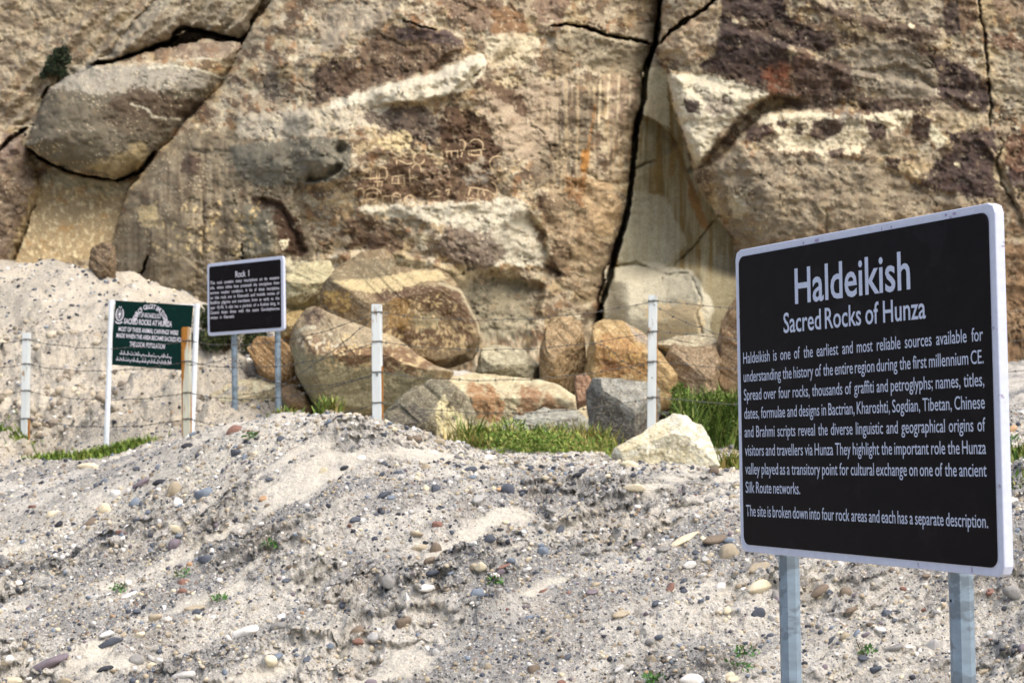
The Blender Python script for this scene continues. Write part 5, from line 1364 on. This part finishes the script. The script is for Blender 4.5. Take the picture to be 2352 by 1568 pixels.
za = lambda x, y: (x / 2.666, 980 + y / 2.666)
zb = lambda x, y: (551.2 + x / 2.666, 980 + y / 2.666)
zc_ = lambda x, y: (1102.5 + x / 2.976, 1041.2 + y / 2.976)
zd = lambda x, y: (1653.7 + x / 2.667, 980 + y / 2.667)
NOT = []
def add(fn, k, items):
    for it in items:
        x, y, w, h, a, c = it
        NOT.append((*fn(x, y), w / k, h / k, a, c))
add(za, 2.666, [(640, 490, 85, 75, 0, 'cream'), (700, 400, 90, 80, 0, 'white'), (1095, 460, 70, 75, 60, 'white'), (1240, 415, 155, 110, 10, 'blue-grey'), (1060, 385, 100, 110, 0, 'tan'), (545, 590, 130, 80, 45, 'brown'), (1075, 615, 80, 50, 0, 'cream'), (1070, 720, 90, 90, 0, 'purple-grey'),
    (940, 720, 60, 35, 70, 'slate'), (855, 340, 120, 50, 40, 'purple-grey'), (970, 335, 100, 40, 0, 'dark slate'), (1250, 810, 90, 60, -20, 'slate'), (1120, 940, 100, 55, 35, 'red-brown'), (775, 1025, 110, 40, 12, 'white'), (675, 1300, 190, 50, 30, 'slate'), (650, 1262, 90, 40, 20, 'white'),
    (330, 1440, 240, 70, 30, 'purple-grey'), (850, 1430, 90, 80, 20, 'grey'), (650, 1475, 110, 30, 25, 'dark slate'), (1200, 1100, 130, 40, 15, 'tan'), (1210, 1125, 60, 40, 30, 'slate'), (1035, 1165, 70, 40, 10, 'white'), (945, 1165, 90, 60, 20, 'tan'), (1500, 1240, 170, 70, 20, 'white'),
    (155, 1300, 50, 50, 0, 'dark slate'), (110, 960, 60, 35, -10, 'white'), (1120, 1510, 150, 60, 25, 'pale grey'), (1440, 145, 70, 60, 0, 'slate'), (540, 232, 150, 45, -15, 'cream'), (260, 270, 140, 50, -5, 'cream'), (1610, 430, 50, 50, 0, 'orange'), (850, 1262, 80, 40, 10, 'cream'),
    (960, 1430, 50, 50, 0, 'white'), (640, 320, 70, 50, 0, 'blue-grey'), (60, 1425, 60, 45, 0, 'white'), (205, 485, 60, 30, 0, 'red-brown'), (320, 520, 90, 50, 15, 'cream'), (60, 1540, 170, 50, 5, 'cream'), (40, 880, 60, 40, 0, 'white'), (910, 1415, 30, 70, 60, 'pale grey'), (390, 1550, 120, 50, 15, 'tan'),
    (1430, 15, 110, 60, 35, 'red-brown'), (1150, 110, 90, 40, 20, 'dark slate')])
add(zb, 2.666, [(915, 960, 95, 85, 60, 'grey'), (1200, 740, 80, 80, 0, 'brown'), (1170, 810, 90, 50, 15, 'brown'), (1130, 975, 95, 50, -10, 'white'), (1445, 1010, 100, 60, 10, 'blue-grey'), (820, 1290, 115, 72, 0, 'pale grey'), (715, 1250, 90, 80, 0, 'brown'), (235, 1205, 105, 60, 25, 'grey'),
    (1485, 845, 90, 60, 10, 'cream'), (1415, 850, 60, 50, 0, 'tan'), (885, 405, 90, 40, 25, 'slate'), (710, 565, 70, 45, 35, 'slate'), (1190, 375, 65, 55, 40, 'slate'), (1410, 250, 95, 38, 20, 'slate'), (1425, 302, 90, 38, 20, 'blue-grey'), (1015, 1200, 110, 85, 30, 'brown'),
    (190, 1440, 80, 70, 0, 'cream'), (565, 1330, 60, 40, 10, 'blue-grey'), (240, 1150, 55, 50, 0, 'white'), (410, 1425, 50, 45, 30, 'slate'), (190, 320, 55, 30, 0, 'slate'), (405, 65, 60, 35, 0, 'dark slate'), (735, 1320, 80, 45, 0, 'red-brown'), (1170, 885, 90, 40, 0, 'slate'),
    (1015, 1040, 40, 95, 15, 'white'), (500, 260, 55, 60, 0, 'cream'), (730, 180, 60, 45, 0, 'white'), (290, 935, 60, 35, 15, 'slate'), (1195, 1365, 55, 50, 0, 'pale grey'), (1095, 730, 100, 50, 10, 'tan'), (800, 1555, 90, 45, 0, 'purple-grey'), (240, 70, 60, 45, 60, 'slate')])
add(zc_, 2.976, [(190, 232, 105, 80, -25, 'slate'), (295, 248, 70, 35, 5, 'dark slate'), (1065, 213, 190, 60, -3, 'cream'), (1385, 585, 235, 65, 28, 'cream'), (1575, 580, 195, 85, 15, 'brown'), (1690, 670, 150, 120, 25, 'tan'), (1440, 750, 95, 55, 5, 'white'), (1535, 710, 50, 55, 0, 'pale grey'),
    (1585, 685, 45, 40, 0, 'cream'), (1465, 675, 55, 48, 0, 'slate'), (765, 940, 95, 50, 10, 'purple-grey'), (970, 1090, 135, 62, 15, 'tan'), (1210, 1015, 80, 52, 40, 'slate'), (1285, 915, 95, 55, 70, 'red-brown'), (550, 510, 85, 55, 40, 'slate'), (435, 650, 80, 80, 0, 'blue-grey'),
    (475, 380, 80, 35, -20, 'grey'), (350, 1475, 95, 80, 30, 'brown'), (600, 1385, 75, 38, 30, 'slate'), (1430, 1535, 190, 80, 10, 'white'), (1710, 1520, 100, 80, 10, 'cream'), (675, 140, 75, 36, 30, 'dark slate'), (1240, 1255, 65, 45, 20, 'slate'), (1385, 860, 65, 38, 50, 'slate'),
    (1383, 930, 60, 35, 30, 'slate'), (170, 760, 105, 26, 40, 'red-brown'), (430, 920, 80, 26, 20, 'red-brown'), (1560, 305, 70, 42, 35, 'grey'), (300, 1040, 62, 35, 15, 'purple-grey'), (1100, 610, 82, 36, -10, 'purple-grey'), (1030, 62, 135, 50, -8, 'cream'), (1715, 585, 80, 34, 0, 'blue-grey'),
    (100, 840, 65, 45, 0, 'white'), (155, 815, 65, 38, 20, 'purple-grey'), (300, 520, 40, 34, 0, 'white'), (1510, 250, 45, 34, 0, 'grey'), (800, 880, 70, 42, 10, 'tan'), (150, 515, 50, 28, 0, 'dark slate'), (45, 1450, 60, 55, 0, 'tan'), (1530, 825, 60, 45, 0, 'pale grey')])
add(zd, 2.667, [(238, 1140, 95, 85, 0, 'slate'), (1010, 1130, 95, 65, 60, 'slate'), (775, 1005, 85, 70, 40, 'brown'), (610, 990, 140, 55, 45, 'brown'), (245, 980, 195, 85, 30, 'cream'), (220, 855, 165, 95, 10, 'tan'), (95, 895, 62, 58, 0, 'tan'), (548, 1210, 42, 36, 0, 'dark slate'),
    (880, 1270, 62, 36, 20, 'purple-grey'), (970, 1245, 62, 40, -5, 'white'), (830, 1250, 58, 32, 60, 'blue-grey'), (1080, 1345, 160, 42, 25, 'grey'), (870, 1425, 72, 45, 0, 'slate'), (1300, 1325, 112, 92, 0, 'pale grey'), (1660, 1020, 62, 48, 10, 'red-brown'), (1785, 1005, 130, 80, -5, 'grey'),
    (810, 1105, 85, 38, 35, 'brown'), (60, 1535, 90, 70, 0, 'cream'), (645, 1460, 42, 34, 20, 'purple-grey'), (1840, 1350, 70, 50, 70, 'purple-grey'), (1610, 1490, 95, 38, 15, 'tan'), (1115, 985, 52, 30, 0, 'red-brown'), (672, 1000, 42, 38, 0, 'slate'), (50, 685, 85, 40, 0, 'blue-grey'),
    (340, 1020, 50, 70, 0, 'grey'), (325, 1165, 60, 50, 0, 'pale grey'), (1785, 820, 70, 50, 0, 'grey'), (1360, 1050, 40, 30, 0, 'slate'), (1260, 920, 60, 36, 0, 'brown'), (770, 1275, 70, 60, 0, 'tan')])

def zone(u, v):
    row = 'on the crest' if v < 1105 else 'high up' if v < 1215 else 'midway' if v < 1370 else 'low down' if v < 1490 else 'at the bottom'
    cols_ = [(150, 'at left edge'), (300, 'below leftmost post'), (460, 'below green sign'), (680, 'below small sign'), (820, 'left of nearest post'), (960, 'below nearest post'), (1130, 'below mound shoulder'),
             (1380, 'below grass patch'), (1520, 'below angular boulder'), (1690, 'below white boulder'), (1790, 'left of sign posts'), (2000, 'beside left sign post'), (2185, 'beside right sign post'), (9999, 'right of sign posts')]
    for lim, t in cols_:
        if u < lim: return row + ' ' + t
def shape_word(w, h):
    r_ = w / max(h, 1e-6)
    r_ = max(r_, 1 / r_)
    return 'long flat' if r_ > 2.6 else 'oval' if r_ > 1.45 else 'rounded'
def size_word(w): return 'large' if w > 48 else 'medium' if w > 30 else 'small'

entries = []
for (u, v_, w, h, a, c) in NOT:
    entries.append([u, v_, w, h, a, c, True])
# fill up to 300 with further pebbles
inview = np.where((GUf > -10) & (GUf < 2362) & (GVf < 1578) & (GPf[:, 1] < 12.5) & (GPf[:, 1] > 7.2) & (GVf > 960))[0]
names_p = ['white', 'cream', 'tan', 'brown', 'slate', 'dark slate', 'blue-grey', 'grey', 'purple-grey', 'pale grey', 'red-brown', 'orange']
wt = np.array([.15, .1, .12, .07, .16, .08, .1, .1, .05, .1, .03, .015]); wt /= wt.sum()
n_extra = 300 - len(entries)
for k in rng.choice(inview, n_extra, replace=False):
    w = 13 + 20 * rng.random() ** 2.2
    entries.append([GUf[k], GVf[k], w, w * rng.uniform(0.45, 0.85), rng.uniform(-10, 45), str(rng.choice(names_p, p=wt)), False])
lab_list = []
for e in entries:
    u, v_, w, h, a, c, nt_ = e
    kind = 'cobble' if w > 30 else 'pebble'
    lab_list.append(f"{size_word(w)} {shape_word(w, h)} {c} {kind} {zone(u, v_)}")
from collections import defaultdict
dup = defaultdict(list)
for i, l in enumerate(lab_list): dup[l].append(i)
protos = []
for s_ in range(14):
    Vp = stone_shape(I3[0], s_ + 5, 0.65 if s_ % 2 else 0.9)
    protos.append(Vp)
def slope_frame(k):
    n = Vector(GN[k]); n = (n * 0.6 + Vector((0, 0, 1)) * 0.25 + Vector((0, -1, 0)) * 0.15).normalized()
    return n
for i, e in enumerate(entries):
    u, v_, w, h, a, c, nt_ = e
    k = pick(u, v_)
    P = GPf[k]; px = P[1] / F
    n = slope_frame(k)
    ax = Vector((math.cos(R(a)), 0.15, math.sin(R(a)))); ax = (ax - n * ax.dot(n) * 0.5).normalized()
    ay = Vector((0, -1, 0)); ay = (ay - ax * ay.dot(ax)).normalized(); az = ax.cross(ay)
    M = Matrix((ax, ay, az)).transposed().to_4x4()
    V_ = protos[int(rng.integers(0, len(protos)))] * np.array([w / 2 * px * 1.08, (w + h) / 4 * px * 0.75, h / 2 * px * 1.08])
    V_ = V_ @ np.array(M.to_3x3()).T
    col = lin(SC[c]) * rng.uniform(0.85, 1.12)
    cc = np.repeat(col[None], len(V_), 0)
    if c in ('cream', 'tan', 'white') : cc = cc * (0.9 + 0.2 * (fbm(V_[:, 0] / (w * px) * 3, V_[:, 2] / (w * px) * 3, 3, i)[:, None] + 0.5))
    loc = P + np.array([0, -1, 0.35]) * (w + h) / 4 * px * 0.08
    o = mesh_obj('stone', V_, I3[1], M_stone, col=cc, loc=loc)
    l = lab_list[i]; ids = dup[l]
    grp = 'stones embedded in the gravel bank'
    if len(ids) > 1:
        so = sorted(ids, key=lambda q: entries[q][0]); r_ = so.index(i)
        if len(ids) == 2: l = l + (', the left of two' if r_ == 0 else ', the right of two')
        elif len(ids) == 3: l = l + (', leftmost of three', ', middle of three', ', rightmost of three')[r_]
        else: l = l + ', ' + ('leftmost', 'second', 'third', 'fourth', 'fifth', 'sixth', 'seventh', 'eighth', 'ninth', 'tenth')[min(r_, 9)] + ' from left'
    tag(o, l, 'stone', grp)

# the uncountable gravel: thousands of small stones and earth crumbs, one object each
def scatter(name, n, tmpl, wmin, wmax, powr, sel, colset, cw, label, mat, squash=(0.45, 0.9), sink=0.1):
    V0, F0 = tmpl
    k = rng.choice(sel, n)
    P = GPf[k]; px = (P[:, 1] / F)[:, None]
    w = (wmin + (wmax - wmin) * rng.random(n) ** powr)[:, None] * px / 2
    shp = np.stack([stone_shape(V0, s_ + 50, 0.9) for s_ in range(24)])
    V = shp[rng.integers(0, 24, n)]
    sc = np.stack([np.ones(n), rng.uniform(0.6, 1, n), rng.uniform(*squash, n)], 1) * w
    V = V * sc[:, None, :]
    a = R(20) + rng.normal(0, 0.5, n)
    ax = np.stack([np.cos(a), 0.5 * np.sin(a) * rng.uniform(-1, 1.5, n), np.sin(a) * 0.7], 1); ax /= np.linalg.norm(ax, axis=1, keepdims=True)
    nn = GN[k] + rng.normal(0, 0.35, (n, 3)); nn -= ax * (nn * ax).sum(1, keepdims=True); nn /= np.linalg.norm(nn, axis=1, keepdims=True)
    ay = np.cross(nn, ax)
    V = V[..., 0:1] * ax[:, None] + V[..., 1:2] * ay[:, None] + V[..., 2:3] * nn[:, None]
    V = V + (P + GN[k] * w * sink)[:, None]
    col = np.array([lin(SC[c]) if isinstance(c, str) else lin(c) for c in colset])[rng.choice(len(colset), n, p=np.array(cw) / np.sum(cw))] * rng.uniform(0.8, 1.15, (n, 1))
    nv = len(V0)
    Fc = (F0[None] + (np.arange(n) * nv)[:, None, None]).reshape(-1, 3)
    o = mesh_obj(name, V.reshape(-1, 3), Fc, mat, col=np.repeat(col, nv, 0), smooth=True)
    return tag(o, label, kind='stuff')
gm = (GUf > -120) & (GUf < 2470) & (GVf < 1640) & (GVf > 880) & (GPf[:, 1] > 6.7) & (GPf[:, 1] < 13.6)
sm = (sand_m.ravel() < 0.35)
sel_near = np.where(gm & sm)[0]; sel_all = np.where(gm)[0]
wts = [.17, .08, .1, .05, .19, .13, .1, .12, .04, .12, .01, .004]
scatter('gravel', 6000, I2, 7, 19, 1.8, sel_near, names_p, wts, 'small mixed pebbles strewn over the bank', M_gravel)
scatter('fine_gravel', 26000, I1, 3, 8.5, 1.5, sel_near, names_p, wts, 'fine mixed gravel over the bank', M_gravel)
scatter('fine_gravel', 2500, I1, 2.5, 6, 1.6, sel_all, names_p, wts, 'sparse fine gravel on the sandy runs of the bank', M_gravel)
scatter('earth_crumbs', 6000, I1, 6, 20, 2.2, sel_near, [(190, 178, 156), (176, 162, 138), (160, 148, 130)], [1, 1, 1], 'dry crumbs of silt over the bank', M_crumb, (0.3, 0.7), 0.0)
far = np.where((GUf > -120) & (GUf < 760) & (GPf[:, 1] >= 13.6) & (GPf[:, 1] < 23))[0]
scatter('scree', 6000, I2, 3, 14, 2.6, far, names_p, wts, 'small stones scattered on the sandy fan behind the fence', M_gravel)

fl_ = np.where((GUf > -120) & (GUf < 470) & (GPf[:, 1] >= 16.8) & (GPf[:, 1] < 20.6) & (fbm(GPf[:, 0] * 0.9, GPf[:, 1] * 0.9, 3, 163) > -0.05))[0]
scatter('earth_clods', 800, I2, 4, 34, 3.2, fl_, [(176, 164, 144), (158, 147, 130), (138, 128, 114), (190, 180, 160)], [1, 1, 1, 1], 'broken clods of earth on the fan behind the left fence posts', M_crumb, (0.5, 0.9), 0.1)

rb_ = np.where((GUf > 560) & (GUf < 1760) & (GPf[:, 1] >= 13.2) & (GPf[:, 1] < 17.6))[0]
scatter('rubble', 1600, I2, 4, 26, 2.6, rb_, [(150, 136, 112), (176, 162, 136), (122, 106, 88), (198, 186, 160), (140, 138, 132)], [1, 1, 1, 0.7, 1], 'broken rubble strewn between the boulders behind the fence', M_crumb, (0.5, 0.9), 0.2)
